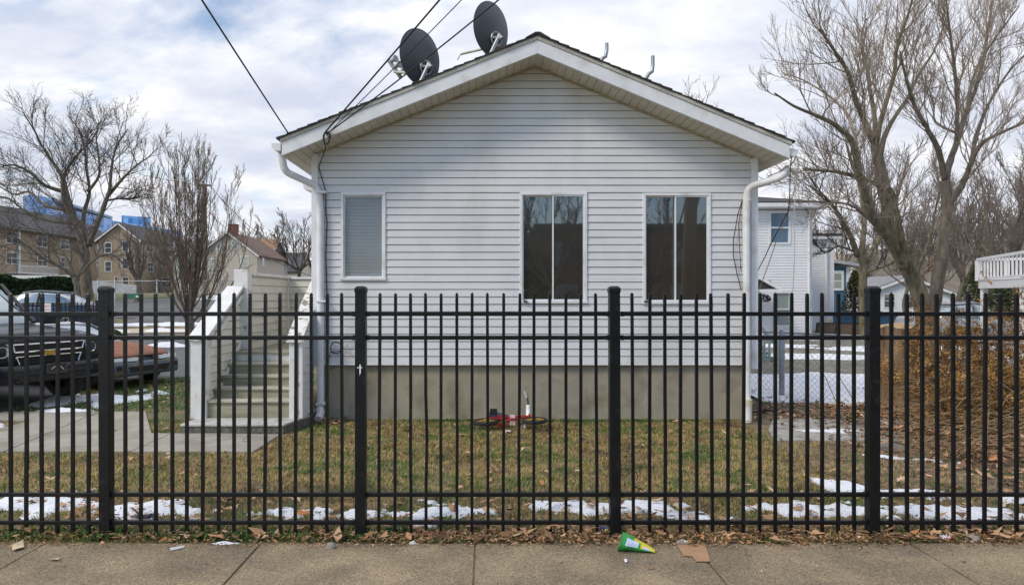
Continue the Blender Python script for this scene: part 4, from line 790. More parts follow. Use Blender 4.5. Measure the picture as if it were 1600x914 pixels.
# blue house + fence
bl = thing('blue_house', 'narrow dark blue shingled house beyond the white one', 'house', (19.9, 38, 0)); BLU = lap('dark blue shingles', (.035, .13, .20), .25)
a, b = P(1280, 417, 38), P(1322, 417, 38); MB().box((a.x, 38, 0), (b.x, 46, a.z)).build('wall', BLU, bl)
MB().box((b.x, 37.95, 0), (b.x + .2, 38.2, a.z)).build('corner_board', TRIM, bl)
MB().extr([(a.x, 37.6, a.z + .3), (b.x + .65, 37.6, a.z), (b.x + .65, 37.6, a.z + .14), (a.x, 37.6, a.z + .5)], (0, 8, 0)).build('roof', mat('grey metal roof', (.40, .41, .42), .6), bl)
w = hol(1296, 423, 1318, 454, 37.98); 
o = MB().box((w[0], 37.93, w[2]), (w[1], 37.99, w[3])).build('window', TRIM, bl); g_ = .16; z_m = (w[2] + w[3]) / 2
MB().box((w[0] + g_, 37.915, z_m + .04), (w[1] - g_, 37.929, w[3] - g_)).build('pane', GLASS_F, o); MB().box((w[0] + g_, 37.915, w[2] + g_), (w[1] - g_, 37.929, z_m - .04)).build('pane', GLASS_CU, o)
BLF = mat('blue painted boards', (.06, .15, .26), .7, .1, 4)
bf = thing('blue_board_fence', 'long low blue board fence behind the bare trees at the right', 'fence', (18, 29, 0)); mb = MB(); x = P(1302, 0, 29).x; i = 0
while x < 27: mb.box((x, 29 + (i % 2) * .012, 0), (x + .145, 29.03 + (i % 2) * .012, .80)); x += .15; i += 1
mb.build('boards', BLF, bf); MB().box((P(1302, 0, 29).x, 28.97, .80), (27, 29.06, .84)).build('rail', BLF, bf)
ghouse('grey_ranch_house', 'low pale grey house with a light roof behind the blue fence', (37.0, 60, 0), 7.5, 9, 1.9, 1.4, WHITE_L, ROOF_G, 'front', [('f', -1.6, .7, .9, 1.1), ('f', .3, .7, .9, 1.1), ('f', 2.2, .7, .9, 1.1)])
ghouse('white_far_house', 'white house with a wide pale roof glimpsed between the forked tree trunks', (32.5, 66, 0), 9.5, 9, 2.6, 1.6, WHITE_L, mat('pale far roof', (.42, .43, .43), .8), 'side', [('f', -2, .9, 1, 1.2), ('f', 2, .9, 1, 1.2)])
ghouse('tan_far_house', 'tan gabled house on the wooded slope at the right', (44, 92, 1), 12, 9, 3.2, 3.2, mat('tan far wall', (.42, .37, .27), .9), mat('sandy far roof', (.36, .31, .22), .9), 'side', [('f', -2, .9, 1, 1.2)])
# white balcony at the right edge
dk = thing('white_deck', 'raised deck with white railing at the right edge', 'deck', (12.4, 16, 0)); WP = mat('white deck paint', (.74, .75, .76), .55, .05, 5)
da, db = Vector((12.97, 18.0, 0)), Vector((10.9, 12.8, 0)); dd = (db - da).normalized(); Ld = (db - da).length; side_ = Vector((-dd.y, dd.x, 0))
if side_.x < 0: side_ = -side_
zt_, zb_ = 2.68, 2.06
def beam(p, q, w, z0, z1): 
    d = (q - p).normalized(); s = Vector((-d.y, d.x, 0)) * w; return [(p.x - s.x, p.y - s.y, z0), (q.x - s.x, q.y - s.y, z0), (q.x + s.x, q.y + s.y, z0), (p.x + s.x, p.y + s.y, z0)], (0, 0, z1 - z0)
for nm, w_, z0, z1 in (('top_rail', .05, zt_ - .06, zt_), ('bottom_rail', .03, zb_ + .05, zb_ + .11)):
    mb = MB(); mb.extr(*beam(da, db, w_, z0, z1)); e_ = da + side_ * 3; mb.extr(*beam(da, e_, w_, z0 + .001, z1 - .001)); mb.build(nm, WP, dk)
for i in range(22):
    p = da + dd * (i * .26); mb = MB(); mb.box((p.x - .014, p.y - .014, zb_ + .11), (p.x + .018, p.y + .018, zt_ - .06)); mb.build('baluster', WP, dk)
for i in range(1, 5):
    p = da + side_ * (i * .6); mb = MB(); mb.box((p.x - .018, p.y - .018, zb_ + .11), (p.x + .018, p.y + .018, zt_ - .06)); mb.build('baluster', WP, dk)
mb = MB(); mb.extr([(da.x, da.y, zb_ - .17), (db.x, db.y, zb_ - .17), (db.x + side_.x * 3, db.y + side_.y * 3, zb_ - .17), (da.x + side_.x * 3, da.y + side_.y * 3, zb_ - .17)], (0, 0, .2)); mb.build('deck_floor', WP, dk)
for p in (da + dd * .1 + side_ * .1, da + dd * 3.0 + side_ * .1, db + side_ * .1): MB().box((p.x - .06, p.y - .06, -.05), (p.x + .06, p.y + .06, zb_ - .171)).build('post', WP, dk)
p = da; MB().box((p.x - .055, p.y - .055, zb_ + .031), (p.x + .055, p.y + .055, zt_ - .061)).build('newel', WP, dk)
eh = thing('right_house_eave', 'white eave corner of a house just outside the right edge', 'house', (13, 13, 0))
MB().box((12.9, 9, 0), (20, 14.6, 4.62)).build('wall', SIDING_W, eh); MB().prism([(11.82, 4.62), (20, 4.62), (20, 7.5), (16, 7.5), (11.82, 4.85)], 8.6, 15).build('roof', TRIM, eh)
# yard odds and ends
def planter(px, py, w, D, lab):
    p = P(px, py, D); t_ = thing('folding_bed', lab, 'garden frame', (p.x, D, 0), group='dark garden frames'); mb = MB(); h = .62
    for a, b in (((-w / 2, 0), (-w / 2 + .08, h)), ((w / 2 - .08, 0), (w / 2, h))): mb.tube([(a[0], 0, 0), (b[0], 0, h)], .02, 6)
    mb.tube([(-w / 2 + .08, 0, h), (w / 2 - .0, 0, h)], .02, 6); mb.build('frame', CABLE, t_, local=True); MB().box((-w / 2 + .06, .01, .12), (w / 2 - .05, .03, h - .02)).build('panel', mat('brown mesh panel', (.14, .10, .07), .9), t_, local=True)
planter(1290, 0, .85, 27, 'left dark framed panel leaning in the white house yard'); planter(1327, 0, 1.0, 27, 'right dark framed panel in the yard by the blue fence')
t_ = thing('leaning_plank', 'pale yellow plank leaning on the white wall', 'plank', (14.0, 29, 0)); a = P(1295, 498, 28.6); b = P(1301, 560, 28.2); MB().extr([(a.x, 28.6, a.z), (a.x + .12, 28.6, a.z), (b.x + .12, 28.2, 0), (b.x, 28.2, 0)], (0, .04, 0)).build('board', mat('pale lumber', (.50, .36, .18), .7), t_)
def stone(name, label, px, py, D, rx, ry, rz_, m, grp=None, cat='stone', seed=0):
    mb = MB(); n1, n2 = 10, 16; c = P(px, py, D); c.z = 0
    for i in range(n1 + 1):
        th = math.pi * i / n1
        for j in range(n2):
            ph = 6.28318 * j / n2; d = Vector((math.sin(th) * math.cos(ph), math.sin(th) * math.sin(ph), math.cos(th))); k = 1 + .35 * noise.noise(d * 1.6 + Vector((seed, 0, 0))) + .1 * noise.noise(d * 5 + Vector((seed, 3, 0)))
            mb.v.append((c.x + d.x * rx * k, c.y + d.y * ry * k, rz_ * .55 + max(-.5, d.z) * rz_ * k))
    for i in range(n1):
        for j in range(n2): mb.f.append((i * n2 + j, i * n2 + (j + 1) % n2, (i + 1) * n2 + (j + 1) % n2, (i + 1) * n2 + j)); mb.m.append(0)
    return tag(mb.build(name, m, smooth='all'), label, cat, grp)
ROCK = mat('field stone', (.16, .14, .115), .9, .25, 8, .5, 20)
stone('paver', 'flat stone slab left of the gatepost under the brown leaves', 1392, 704, 7.5, .20, .12, .05, ROCK, 'flat stones among the leaves', seed=1)
stone('paver', 'long flat stone at the foot of the stump', 1400, 672, 8.6, .34, .12, .09, ROCK, 'flat stones among the leaves', seed=2)
stone('paver', 'flat stone just behind the right gatepost', 1362, 662, 8.9, .2, .12, .08, ROCK, 'flat stones among the leaves', seed=3)
stone('rock', 'round grey rock in the weeds below the bottom rail', 630, 828, 4.97, .045, .04, .045, ROCK, 'stones under the fence', seed=4)
stone('rock', 'tan rock at the grass edge left of the painted gatepost', 545, 806, 5.0, .03, .03, .03, ROCK, 'stones under the fence', seed=9)
stone('rock', 'dark rock in leaves under the right end of the fence', 1517, 829, 4.93, .055, .045, .05, mat('dark rock', (.07, .07, .075), .8, .2, 9, .4), 'stones under the fence', seed=5)
stone('rock', 'flat pale rock at the pavement edge far right', 1520, 847, 4.72, .055, .035, .03, mat('pale rock', (.26, .24, .2), .9, .2, 9, .4), 'stones under the fence', seed=6)
stone('rock', 'pair of tan rocks in the leaves right of the green bag', 1150, 823, 5.0, .045, .04, .05, mat('tan rock', (.25, .2, .13), .9, .2, 9, .4), 'stones under the fence', seed=7)
stone('pebble', 'chalky broken lump on the pavement edge', 517, 856, 4.58, .035, .025, .03, mat('pale rock', (.3, .28, .24)), None, 'pebble', seed=8)
for lab, a, b, r_ in (('rotting log lying across the leaves behind the right gatepost', (1405, 655, 8.9), (1560, 700, 8.2), .05), ('split grey board in the leaf heap', (1500, 688, 8.0), (1560, 706, 7.8), .03), ('thin fallen pole in the mud by the right downspout', (1176, 644, 9.9), (1258, 642, 9.9), .014), ('knotty branch tip lying behind the slab', (1240, 641, 9.9), (1262, 650, 9.6), .03)):
    p, q = P(*a), P(*b); p.z = r_; q.z = r_; m_ = MB().tube([p, p.lerp(q, .35) + Vector((0, .03, .02)), p.lerp(q, .7) + Vector((0, -.02, 0)), q], [r_, r_ * 1.1, r_ * .9, r_ * .7], 8); tag(m_.build('fallen_branch', BARK if r_ > .02 else CABLE, smooth=True), lab, 'branch')
# ------------------------------------------------------------------ vehicles
def loft(mb, st, half, m=0, cap=True):
    b = len(mb.v); n = 2 * len(half)
    for x, hw, zl, zh in st:
        pts = [(hw * a, zl + (zh - zl) * c) for a, c in half]; ring = pts + [(-a, c) for a, c in reversed(pts)]
        mb.v += [(x, a, c) for a, c in ring]
    for i in range(len(st) - 1):
        for j in range(n): mb.f.append((b + i * n + j, b + i * n + (j + 1) % n, b + (i + 1) * n + (j + 1) % n, b + (i + 1) * n + j)); mb.m.append(m)
    if cap: mb.f += [tuple(b + j for j in range(n)), tuple(b + (len(st) - 1) * n + j for j in range(n))]; mb.m += [m, m]
    return mb
BODY = [(.80, 0), (.95, .06), (1.0, .3), (1.0, .6), (.985, .80), (.94, .93), (.80, 1.0), (.35, 1.02)]
CAB = [(1.0, 0), (.97, .35), (.90, .80), (.84, .94), (.70, 1.0), (.3, 1.03)]
TYRE = mat('tyre rubber', (.018, .018, .018), .85, .2, 10); ALLOY = mat('silver alloy', (.45, .46, .48), .3, .05, 5, metal=.8); CHROME = mat('chrome', (.7, .7, .72), .12, .02, 5, metal=1.0)
def wheel(par, x, y, r_, w, spokes=10, rim=None):
    s = 1 if y > 0 else -1; t_ = MB().lathe([(r_ * .62, -w / 2), (r_ * .94, -w / 2), (r_, -w * .35), (r_, w * .35), (r_ * .94, w / 2), (r_ * .62, w / 2)], (x, y, r_), (0, 1, 0), 28).build('wheel', TYRE, par, local=True, smooth=True)
    m_ = MB(); yo = y + s * (w / 2 - .01); m_.lathe([(r_ * .66, -.01), (r_ * .66, .01), (r_ * .60, .012), (r_ * .60, -.05)], (x, yo, r_), (0, s, 0), 28); m_.lathe([(0, .012), (r_ * .13, .01), (r_ * .14, -.02)], (x, yo, r_), (0, s, 0), 12)
    for k in range(spokes):
        a = 6.28318 * k / spokes; m_.tube([(x + math.cos(a) * r_ * .1, yo - s * .005, r_ + math.sin(a) * r_ * .1), (x + math.cos(a) * r_ * .61, yo - s * .005, r_ + math.sin(a) * r_ * .61)], [r_ * .045, r_ * .035], 5)
    m_.build('rim', rim or ALLOY, t_, local=True, smooth=True)
    MB().lathe([(0, 0), (r_ * .6, 0)], (x, yo - s * .06, r_), (0, s, 0), 20).build('brake_disc', mat('dark brake', (.02, .02, .02), .7), t_, local=True)
def arch(par, x, y, r_, m):
    s = 1 if y > 0 else -1; mb = MB(); prof = [(x + math.cos(a) * r_, r_ * .86 + math.sin(a) * r_) for a in [R(-25 + 230 * i / 20) for i in range(21)]]
    mb.add([(px_, y - s * .005, pz) for px_, pz in prof] + [(px_, y + s * .012, pz) for px_, pz in prof], [tuple(range(21, 42))] + [(i, i + 1, i + 22, i + 21) for i in range(20)]); mb.build('wheel_arch', m, par, local=True)
PAINT_K = mat('glossy black car paint', (.005, .007, .012), .2, .1, 3, coat=.0, spec=.35)
PLASTIC = mat('black plastic', (.012, .012, .013), .5, .1, 5)
HEAD = glass_dark('headlight lens', (.42, .45, .50), .25); AMBER = mat('amber lens', (.5, .16, .03), .3)
suv = thing('black_suv', 'big black suv with chrome barred grille and gold emblem, nose towards the stairs', 'car', (-8.95, 11.30, .01), math.atan2(-.39, .92))
mb = loft(MB(), [(-2.6, .90, .5, 1.15), (-2.5, .98, .42, 1.22), (-1.2, 1.0, .40, 1.24), (.9, 1.0, .40, 1.21), (1.6, 1.0, .42, 1.16), (2.2, .985, .45, 1.12), (2.42, .96, .46, 1.09), (2.52, .92, .48, 1.08), (2.56, .88, .50, 1.0)], BODY); mb.build('body', PAINT_K, suv, local=True, smooth='all')
mb = MB(); loft(mb, [(.9, .76, 1.205, 1.22), (1.6, .72, 1.165, 1.19), (2.2, .66, 1.12, 1.15), (2.42, .6, 1.08, 1.105)], [(1, 0), (.97, .6), (.8, 1), (.3, 1.05)]); mb.build('hood', PAINT_K, suv, local=True, smooth='all')
mb = loft(MB(), [(-2.55, .84, 1.2, 1.6), (-2.35, .88, 1.2, 1.86), (-1, .9, 1.2, 1.92), (-.1, .9, 1.2, 1.90), (.2, .89, 1.2, 1.84), (.98, .86, 1.2, 1.25)], CAB); mb.build('windows', GLASS_CAR, suv, local=True, smooth='all')
mb = loft(MB(), [(-2.4, .80, 1.84, 1.90), (-1, .82, 1.88, 1.95), (-.1, .82, 1.87, 1.93), (.18, .80, 1.82, 1.87)], [(1, 0), (1, .6), (.9, 1), (.3, 1.05)]); mb.build('roof', PAINT_K, suv, local=True)
for x in (.15, -.7, -1.7):
    for s in (-1, 1): MB().tube([(x, s * .925, 1.2), (x - .12, s * .79, 1.9)], .035, 6).build('pillar', PAINT_K, suv, local=True)
for s in (-1, 1): MB().tube([(.96, s * .84, 1.24), (.2, s * .76, 1.88)], .03, 6).build('pillar', PAINT_K, suv, local=True)
gx = 2.565
gr = MB().prism([(-.01, 0), (0, 0)], 0, 0) if False else MB(); 
def yzx(pts, x0, x1, m=0, mbx=None):
    mbx = mbx or MB(); n = len(pts); mbx.add([(x0, y, z) for y, z in pts] + [(x1, y, z) for y, z in pts], [tuple(range(n)), tuple(range(2 * n - 1, n - 1, -1))] + [(i, i + n, (i + 1) % n + n, (i + 1) % n) for i in range(n)], m); return mbx
GH = .55
grille = yzx([(-GH, .94), (-GH + .02, .99), (GH - .02, .99), (GH, .94), (GH - .08, .68), (-GH + .08, .68)], 2.52, gx).build('grille', mat('black grille mesh', (.008, .008, .009), .7), suv, local=True)
mb = MB()
def bar3(a, b, r_=.012): mb.tube([(gx + .01, a[0], a[1]), (gx + .01, b[0], b[1])], r_, 6)
for y0, z0, y1, z1 in ((-GH, .985, GH, .985), (-GH, .985, -GH + .03, .875), (GH, .985, GH - .03, .875), (-GH + .03, .875, GH - .03, .875), (-GH + .05, .80, GH - .05, .80), (-GH + .05, .80, -GH + .10, .68), (GH - .05, .80, GH - .10, .68), (-GH + .10, .68, GH - .10, .68)): bar3((y0, z0), (y1, z1))
mb.build('chrome_trim', CHROME, grille, local=True, smooth=True)
e_ = [(-.13, .815), (-.15, .86), (-.05, .86), (-.05, .872), (.05, .872), (.05, .86), (.15, .86), (.13, .815), (.05, .815), (.05, .803), (-.05, .803), (-.05, .815)]
yzx(e_, gx + .015, gx + .035).build('emblem', mat('gold emblem', (.55, .35, .05), .35, metal=.6), grille, local=True)
for s in (-1, 1):
    mb = MB(); mb.add([(2.575, s * .57, 1.0), (2.50, s * .93, .98), (2.44, s * .955, .80), (2.56, s * .60, .74), (2.45, s * .57, 1.02), (2.38, s * .9, 1.01), (2.30, s * .93, .80), (2.45, s * .6, .74)], [(0, 1, 2, 3), (4, 5, 1, 0), (5, 6, 2, 1), (3, 2, 6, 7), (0, 3, 7, 4)]); hl = mb.build('headlight', HEAD, suv, local=True)
    MB().lathe([(0, .0), (.055, .0), (.075, .03), (.08, .03)], (2.545, s * .68, .88), (1, s * .15, 0), 16).build('reflector', CHROME, hl, local=True, smooth=True)
    MB().lathe([(0, .0), (.045, .0), (.055, .02)], (2.52, s * .83, .86), (1, s * .3, 0), 14).build('reflector', CHROME, hl, local=True, smooth=True)
    MB().tube([(2.50, s * .925, .96), (2.455, s * .955, .84)], .02, 6).build('turn_signal', AMBER, hl, local=True)
mb = loft(MB(), [(2.3, .985, .40, .70), (2.52, .93, .40, .70), (2.66, .82, .42, .68), (2.70, .62, .45, .67)], [(.97, 0), (1, .2), (1, .75), (.97, 1), (.5, 1)]); bp_ = mb.build('bumper', PAINT_K, suv, local=True, smooth='all')
yzx([(-.5, .44), (.5, .44), (.55, .52), (-.55, .52)], 2.68, 2.706).build('air_intake', PLASTIC, bp_, local=True)
lp_ = yzx([(-.16, .535), (.16, .535), (.16, .69), (-.16, .69)], 2.69, 2.735).build('licence_plate', CHROME, bp_, local=True)
yzx([(-.145, .55), (.145, .55), (.145, .675), (-.145, .675)], 2.7351, 2.739).build('plate_face', mat('dark plate', (.03, .03, .035), .5), lp_, local=True)
mb = MB(); 
for q0, q1 in (((-.09, .60), (-.03, .64)), ((-.03, .64), (.02, .59)), ((.03, .64), (.10, .58))): mb.tube([(2.741, q0[0], q0[1]), (2.741, q1[0], q1[1])], .007, 5)
mb.build('plate_mark', CHROME, lp_, local=True)
for x in (1.65, -1.55):
    for s in (-1, 1): arch(suv, x, s * 1.0, .46, PLASTIC); wheel(suv, x, s * .90, .40, .26, 6)
for s in (-1, 1): mb = loft(MB(), [(.85, .09, 0, .18), (1.0, .11, 0, .2)], [(1, 0), (1, .8), (.6, 1)]); mb.v = [(x, y + s * 1.12, z + 1.2) for x, y, z in mb.v]; mb.build('mirror', PAINT_K, suv, local=True)
# rusty car
RUST = mat('rusty hood', (.19, .075, .038), .85, .25, 5, .15, 40, col2=(.27, .12, .065), dirt=(.16, .07, .045), dscale=2.2, dlo=.48, dhi=.7)
DB = mat('faded dark blue paint', (.022, .045, .075), .35, .2, 4, coat=.2); PRIM = mat('scuffed bumper paint', (.07, .10, .13), .6, .2, 6, dirt=(.16, .13, .05), dscale=5, dlo=.52, dhi=.66)
def loftz(mb, st, half): return loft(mb, [(x, w, .05 + a * .79, b * .84) for x, w, a, b in st], half)
rc = thing('rusty_car', 'low dark blue car with a rusty orange hood and peeling bumper', 'car', (-8.35, 13.6, .01), math.atan2(-.38, .93))
mb = loftz(MB(), [(-2.15, .70, .35, .85), (-2.0, .80, .25, .92), (-1, .84, .2, .92), (.7, .84, .2, .90), (1.3, .84, .2, .82), (1.8, .82, .22, .74), (2.05, .78, .24, .66)], BODY); mb.build('body', DB, rc, local=True, smooth='all')
mb = loftz(MB(), [(.72, .70, .88, .93), (1.2, .70, .815, .885), (1.7, .67, .75, .81), (1.98, .62, .68, .735), (2.08, .56, .66, .69)], [(1, 0), (1, .4), (.93, .85), (.6, 1.05), (.3, 1.1)]); mb.build('hood', RUST, rc, local=True, smooth='all')
mb = loftz(MB(), [(-1.8, .64, .9, 1.0), (-1.1, .68, .9, 1.27), (-.5, .70, .9, 1.33), (-.1, .70, .9, 1.30), (.75, .72, .9, .93)], CAB); mb.build('windows', GLASS_CAR, rc, local=True, smooth='all')
mb = loftz(MB(), [(-1.15, .56, 1.27, 1.31), (-.5, .58, 1.33, 1.37), (-.12, .57, 1.29, 1.335)], [(1, 0), (1, .6), (.9, 1), (.3, 1.05)]); mb.build('roof', mat('pale car roof', (.45, .46, .48), .4), rc, local=True)
for s in (-1, 1): MB().tube([(.78, s * .70, .773), (-.12, s * .58, 1.10)], .025, 6).build('pillar', DB, rc, local=True)
mb = loftz(MB(), [(1.75, .83, .20, .56), (2.05, .80, .20, .58), (2.17, .72, .22, .57), (2.23, .5, .24, .55)], [(.96, 0), (1, .25), (1, .8), (.95, 1), (.5, 1)]); b2 = mb.build('bumper', PRIM, rc, local=True, smooth='all')
yzx([(-.42, .30), (.42, .30), (.46, .40), (-.46, .40)], 2.19, 2.236).build('air_intake', PLASTIC, b2, local=True)
for s in (-1, 1): yzx([(s * .5, .34), (s * .66, .35), (s * .66, .42), (s * .5, .42)], 2.10, 2.21).build('lamp_recess', PLASTIC, b2, local=True)
for s in (-1, 1):
    mb = MB(); mb.add([(2.20, s * .22, .559), (2.02, s * .80, .559), (2.04, s * .80, .496), (2.21, s * .25, .496), (2.0, s * .22, .571), (1.85, s * .80, .58), (1.85, s * .8, .487), (2.0, s * .22, .487)], [(0, 1, 2, 3), (4, 5, 1, 0), (5, 6, 2, 1), (3, 2, 6, 7), (0, 3, 7, 4)]); h2 = mb.build('headlight', HEAD, rc, local=True)
    for yy in (.42, .6): MB().lathe([(0, 0), (.03, 0), (.036, .012)], (2.17 - (yy - .25) * .3, s * yy, .527), (1, 0, 0), 12).build('reflector', CHROME, h2, local=True, smooth=True)
for x in (1.32, -1.25):
    for s in (-1, 1): arch(rc, x, s * .84, .345, PLASTIC); wheel(rc, x, s * .765, .30, .19, 11)
# dark sedan behind the iron fence, pale car at the right
def sedan(name, label, loc, rz, m):
    t_ = thing(name, label, 'car', loc, rz)
    loft(MB(), [(-2.25, .70, .4, .92), (-2.1, .82, .25, 1.0), (-.9, .87, .22, .98), (.9, .87, .22, .92), (1.7, .85, .22, .84), (2.2, .75, .25, .68), (2.28, .6, .3, .55)], BODY).build('body', m, t_, local=True, smooth='all')
    loft(MB(), [(-1.75, .68, .95, 1.02), (-1.0, .74, .93, 1.40), (-.3, .76, .93, 1.45), (.2, .75, .93, 1.40), (1.05, .74, .9, .94)], CAB).build('windows', GLASS_CAR, t_, local=True, smooth='all')
    loft(MB(), [(-1.05, .60, 1.40, 1.44), (-.3, .62, 1.45, 1.50), (.2, .6, 1.39, 1.44)], [(1, 0), (1, .6), (.9, 1), (.3, 1.05)]).build('roof', m, t_, local=True)
    for s in (-1, 1):
        MB().box((-2.2, s * .6 - .14, .72), (-2.11, s * .6 + .14, .86)).build('tail_light', RED, t_, local=True)
        MB().box((2.02, s * .62 - .14, .58), (2.22, s * .62 + .14, .68)).build('headlight', HEAD, t_, local=True)
        for x in (-.35,): MB().tube([(x, s * .845, .95), (x - .05, s * .68, 1.44)], .03, 6).build('pillar', m, t_, local=True)
        for x in (1.4, -1.35): arch(t_, x, s * .87, .36, PLASTIC); wheel(t_, x, s * .79, .31, .2, 8)
    return t_
sedan('dark_sedan', 'dark blue sedan with red tail light behind the far iron fence', (-16.6, 25.2, .40), math.pi + .16, mat('dark blue car paint', (.015, .03, .07), .25, coat=.5))
sedan('silver_sedan', 'silver sedan parked past the dead leaves under the white deck', (16.4, 23.5, 0), .3, mat('silver car paint', (.35, .37, .39), .3, coat=.5, metal=.3))
# ------------------------------------------------------------------ child's bicycle lying on the lawn
bk = thing('childs_bicycle', 'small red bicycle lying on its side against the concrete base', 'bicycle', (.19, 8.70, .10)); bk.rotation_euler = (R(-90), R(-2), R(-3))
BR = mat('red bicycle paint', (.34, .02, .015), .35, coat=.3); 
def bw(x, r_=.165):
    w = MB(); n = 28
    w.tube([(x + math.cos(6.28318 * i / n) * (r_ - .022), 0, math.sin(6.28318 * i / n) * (r_ - .022)) for i in range(n + 1)], .024, 8); o = w.build('wheel', TYRE, bk, local=True, smooth=True)
    m2_ = MB(); m2_.tube([(x + math.cos(6.28318 * i / n) * (r_ - .045), 0, math.sin(6.28318 * i / n) * (r_ - .045)) for i in range(n + 1)], .009, 6)
    for i in range(16): a = 6.28318 * i / 16; m2_.tube([(x + math.cos(a) * .015, .02 * (-1) ** i, math.sin(a) * .015), (x + math.cos(a) * (r_ - .05), 0, math.sin(a) * (r_ - .05))], .003, 4)
    m2_.tube([(x, -.04, 0), (x, .04, 0)], .015, 8); m2_.build('rim', mat('yellow wheel rim', (.42, .28, .04), .5), o, local=True)
bw(-.20); bw(.42)
fr = MB(); bbx, sx, hd = (.02, 0, .02), (-.03, 0, .26), (.33, 0, .30)
for a, b, r_ in ((bbx, sx, .013), (sx, (.31, 0, .33), .015), (bbx, (.33, 0, .27), .019), ((.30, 0, .35), (.36, 0, .24), .018)): fr.tube([a, b], r_, 8)
for s in (-1, 1): fr.tube([(-.20, s * .05, 0), (bbx[0], s * .03, .02)], .009, 6); fr.tube([(-.20, s * .05, 0), (-.03, s * .02, .22)], .008, 6); fr.tube([(.36, s * .045, .22), (.42, s * .05, 0)], .011, 6)
fr.tube([(.36, -.045, .22), (.36, .045, .22)], .013, 6); fr.build('frame', BR, bk, local=True, smooth=True)
loft(MB(), [(-.17, .07, .30, .34), (-.12, .085, .30, .36), (-.02, .05, .30, .345), (.09, .02, .305, .335)], [(.6, 0), (1, .3), (1, .8), (.6, 1)]).build('saddle', mat('navy saddle', (.02, .035, .08), .5), bk, local=True, smooth=True)
MB().tube([(-.03, 0, .25), (-.045, 0, .31)], .012, 8).build('seat_post', CHROME, bk, local=True)
hb = MB(); hb.tube([(.30, 0, .35), (.33, 0, .40)], .012, 8)
hb.tube([(.31, -.30, .50), (.34, -.24, .49), (.35, -.17, .45), (.345, -.08, .40), (.34, .0, .34), (.33, .04, .22), (.30, .07, .05)], .011, 8); h_ = hb.build('handlebar', mat('black handlebar', (.015, .015, .016), .5), bk, local=True, smooth=True)
MB().tube([(.35, -.12, .43), (.34, .02, .30)], .03, 10).build('bar_pad', mat('white bar pad', (.72, .74, .76), .6), h_, local=True, smooth=True)
for ga, gb_ in (((.335, -.22, .48), (.305, -.31, .505)), ((.31, .065, .12), (.29, .075, -.02))): MB().tube([ga, gb_], .017, 8).build('grip', mat('grey rubber grip', (.45, .43, .42), .7), h_, local=True, smooth=True)
cr = MB(); cr.tube([(.02, -.07, .02), (.02, .07, .02)], .012, 6); cr.tube([(.02, -.07, .02), (-.07, -.075, .03)], .009, 6); cr.tube([(.02, .07, .02), (-.09, .085, .02)], .009, 6); cr.lathe([(0, 0), (.06, 0), (.06, .006), (0, .006)], (.02, .045, .02), (0, 1, 0), 18); c_ = cr.build('crank', BR, bk, local=True)
MB().box((-.14, -.16, .01), (-.05, -.08, .04)).build('pedal', PLASTIC, c_, local=True); MB().box((-.13, .09, .0), (-.05, .17, .03)).build('pedal', PLASTIC, c_, local=True)
WRP = mat('pink and white wrapper', (.65, .25, .28), .6, .1, 30, col2=(.8, .75, .74), lo=.45, hi=.55)
def crumple(name, label, c, sx, sy, sz, m, cat, seed=0, n=14, grp=None):
    mb = MB(); c = Vector(c)
    for j in range(n + 1):
        for i in range(n + 1):
            u, v = i / n - .5, j / n - .5; q = Vector((u * 4 + seed, v * 4, seed)); h = noise.noise(q) * .8 + noise.noise(q * 2.7) * .4
            mb.v.append((c.x + u * sx * (1 + .2 * h), c.y + v * sy * (1 + .2 * noise.noise(q + Vector((9, 0, 0)))), c.z + abs(h) * sz + .003))
    for j in range(n):
        for i in range(n): k = j * (n + 1) + i; mb.f.append((k, k + 1, k + n + 2, k + n + 1)); mb.m.append(0)
    mb2 = MB(); N0 = len(mb.v); mb.v += [(x, y, z - .003) for x, y, z in mb.v[:N0]]; mb.f += [tuple(N0 + i for i in reversed(f)) for f in mb.f[:]]; mb.m = [0] * len(mb.f)
    return tag(mb.build(name, m, recalc=False), label, cat, grp)
# carton just behind the saddle
p = P(801, 655, 8.95); t_ = thing('drink_carton', 'small pink and white carton standing behind the bicycle saddle', 'carton', (p.x, 8.98, .0)); MB().box((-.035, -.03, 0), (.035, .03, .13)).build('box', WRP, t_, local=True, bevel=.003)
crumple('wrapper', 'pink crumpled wrapper on the grass below the bicycle', (P(792, 0, 8.45).x, 8.45, .02), .09, .05, .03, WRP, 'wrapper', 4)
# ------------------------------------------------------------------ litter on the pavement
bag = thing('snack_bag', 'bright green and yellow snack bag lying open on the pavement', 'bag', (1.0, 4.53, .012)); 
GRN = mat('bright green foil', (.03, .30, .05), .3, .1, 10, .3, 20, spec=.6); 
mb = MB(); L_ = .225; nn = 14; ring = 20
for i in range(nn + 1):
    t_ = i / nn; x = t_ * L_; h = .105 * (1 - t_) ** .9 + .012; w = .045 * (1 - t_) + .030; tilt = .25
    for j in range(ring):
        a = 6.28318 * j / ring; k = 1 + .10 * noise.noise(Vector((x * 20, math.cos(a) * 1.5, math.sin(a) * 1.5)))
        mb.v.append((x - .11 + .02 * math.sin(a) * (1 - t_), math.cos(a) * w * k, max(0.002, h / 2 + math.sin(a) * h / 2 * k)))
def band(i, j):
    x = i / nn; up = math.sin(6.28318 * (j + .5) / ring)
    c = math.cos(6.28318 * (j + .5) / ring)
    if c < -.1 and up > -.2:
        if .14 < x < .5 and .0 < up < .8: return 2
        if .62 < x < .8 and .1 < up < .7: return 2
        if .5 < x < .95 and up > -.1: return 1
    if up > .8 and x > .3: return 1
    return 0
for i in range(nn):
    for j in range(ring): mb.f.append((i * ring + j, i * ring + (j + 1) % ring, (i + 1) * ring + (j + 1) % ring, (i + 1) * ring + j)); mb.m.append(band(i, j))
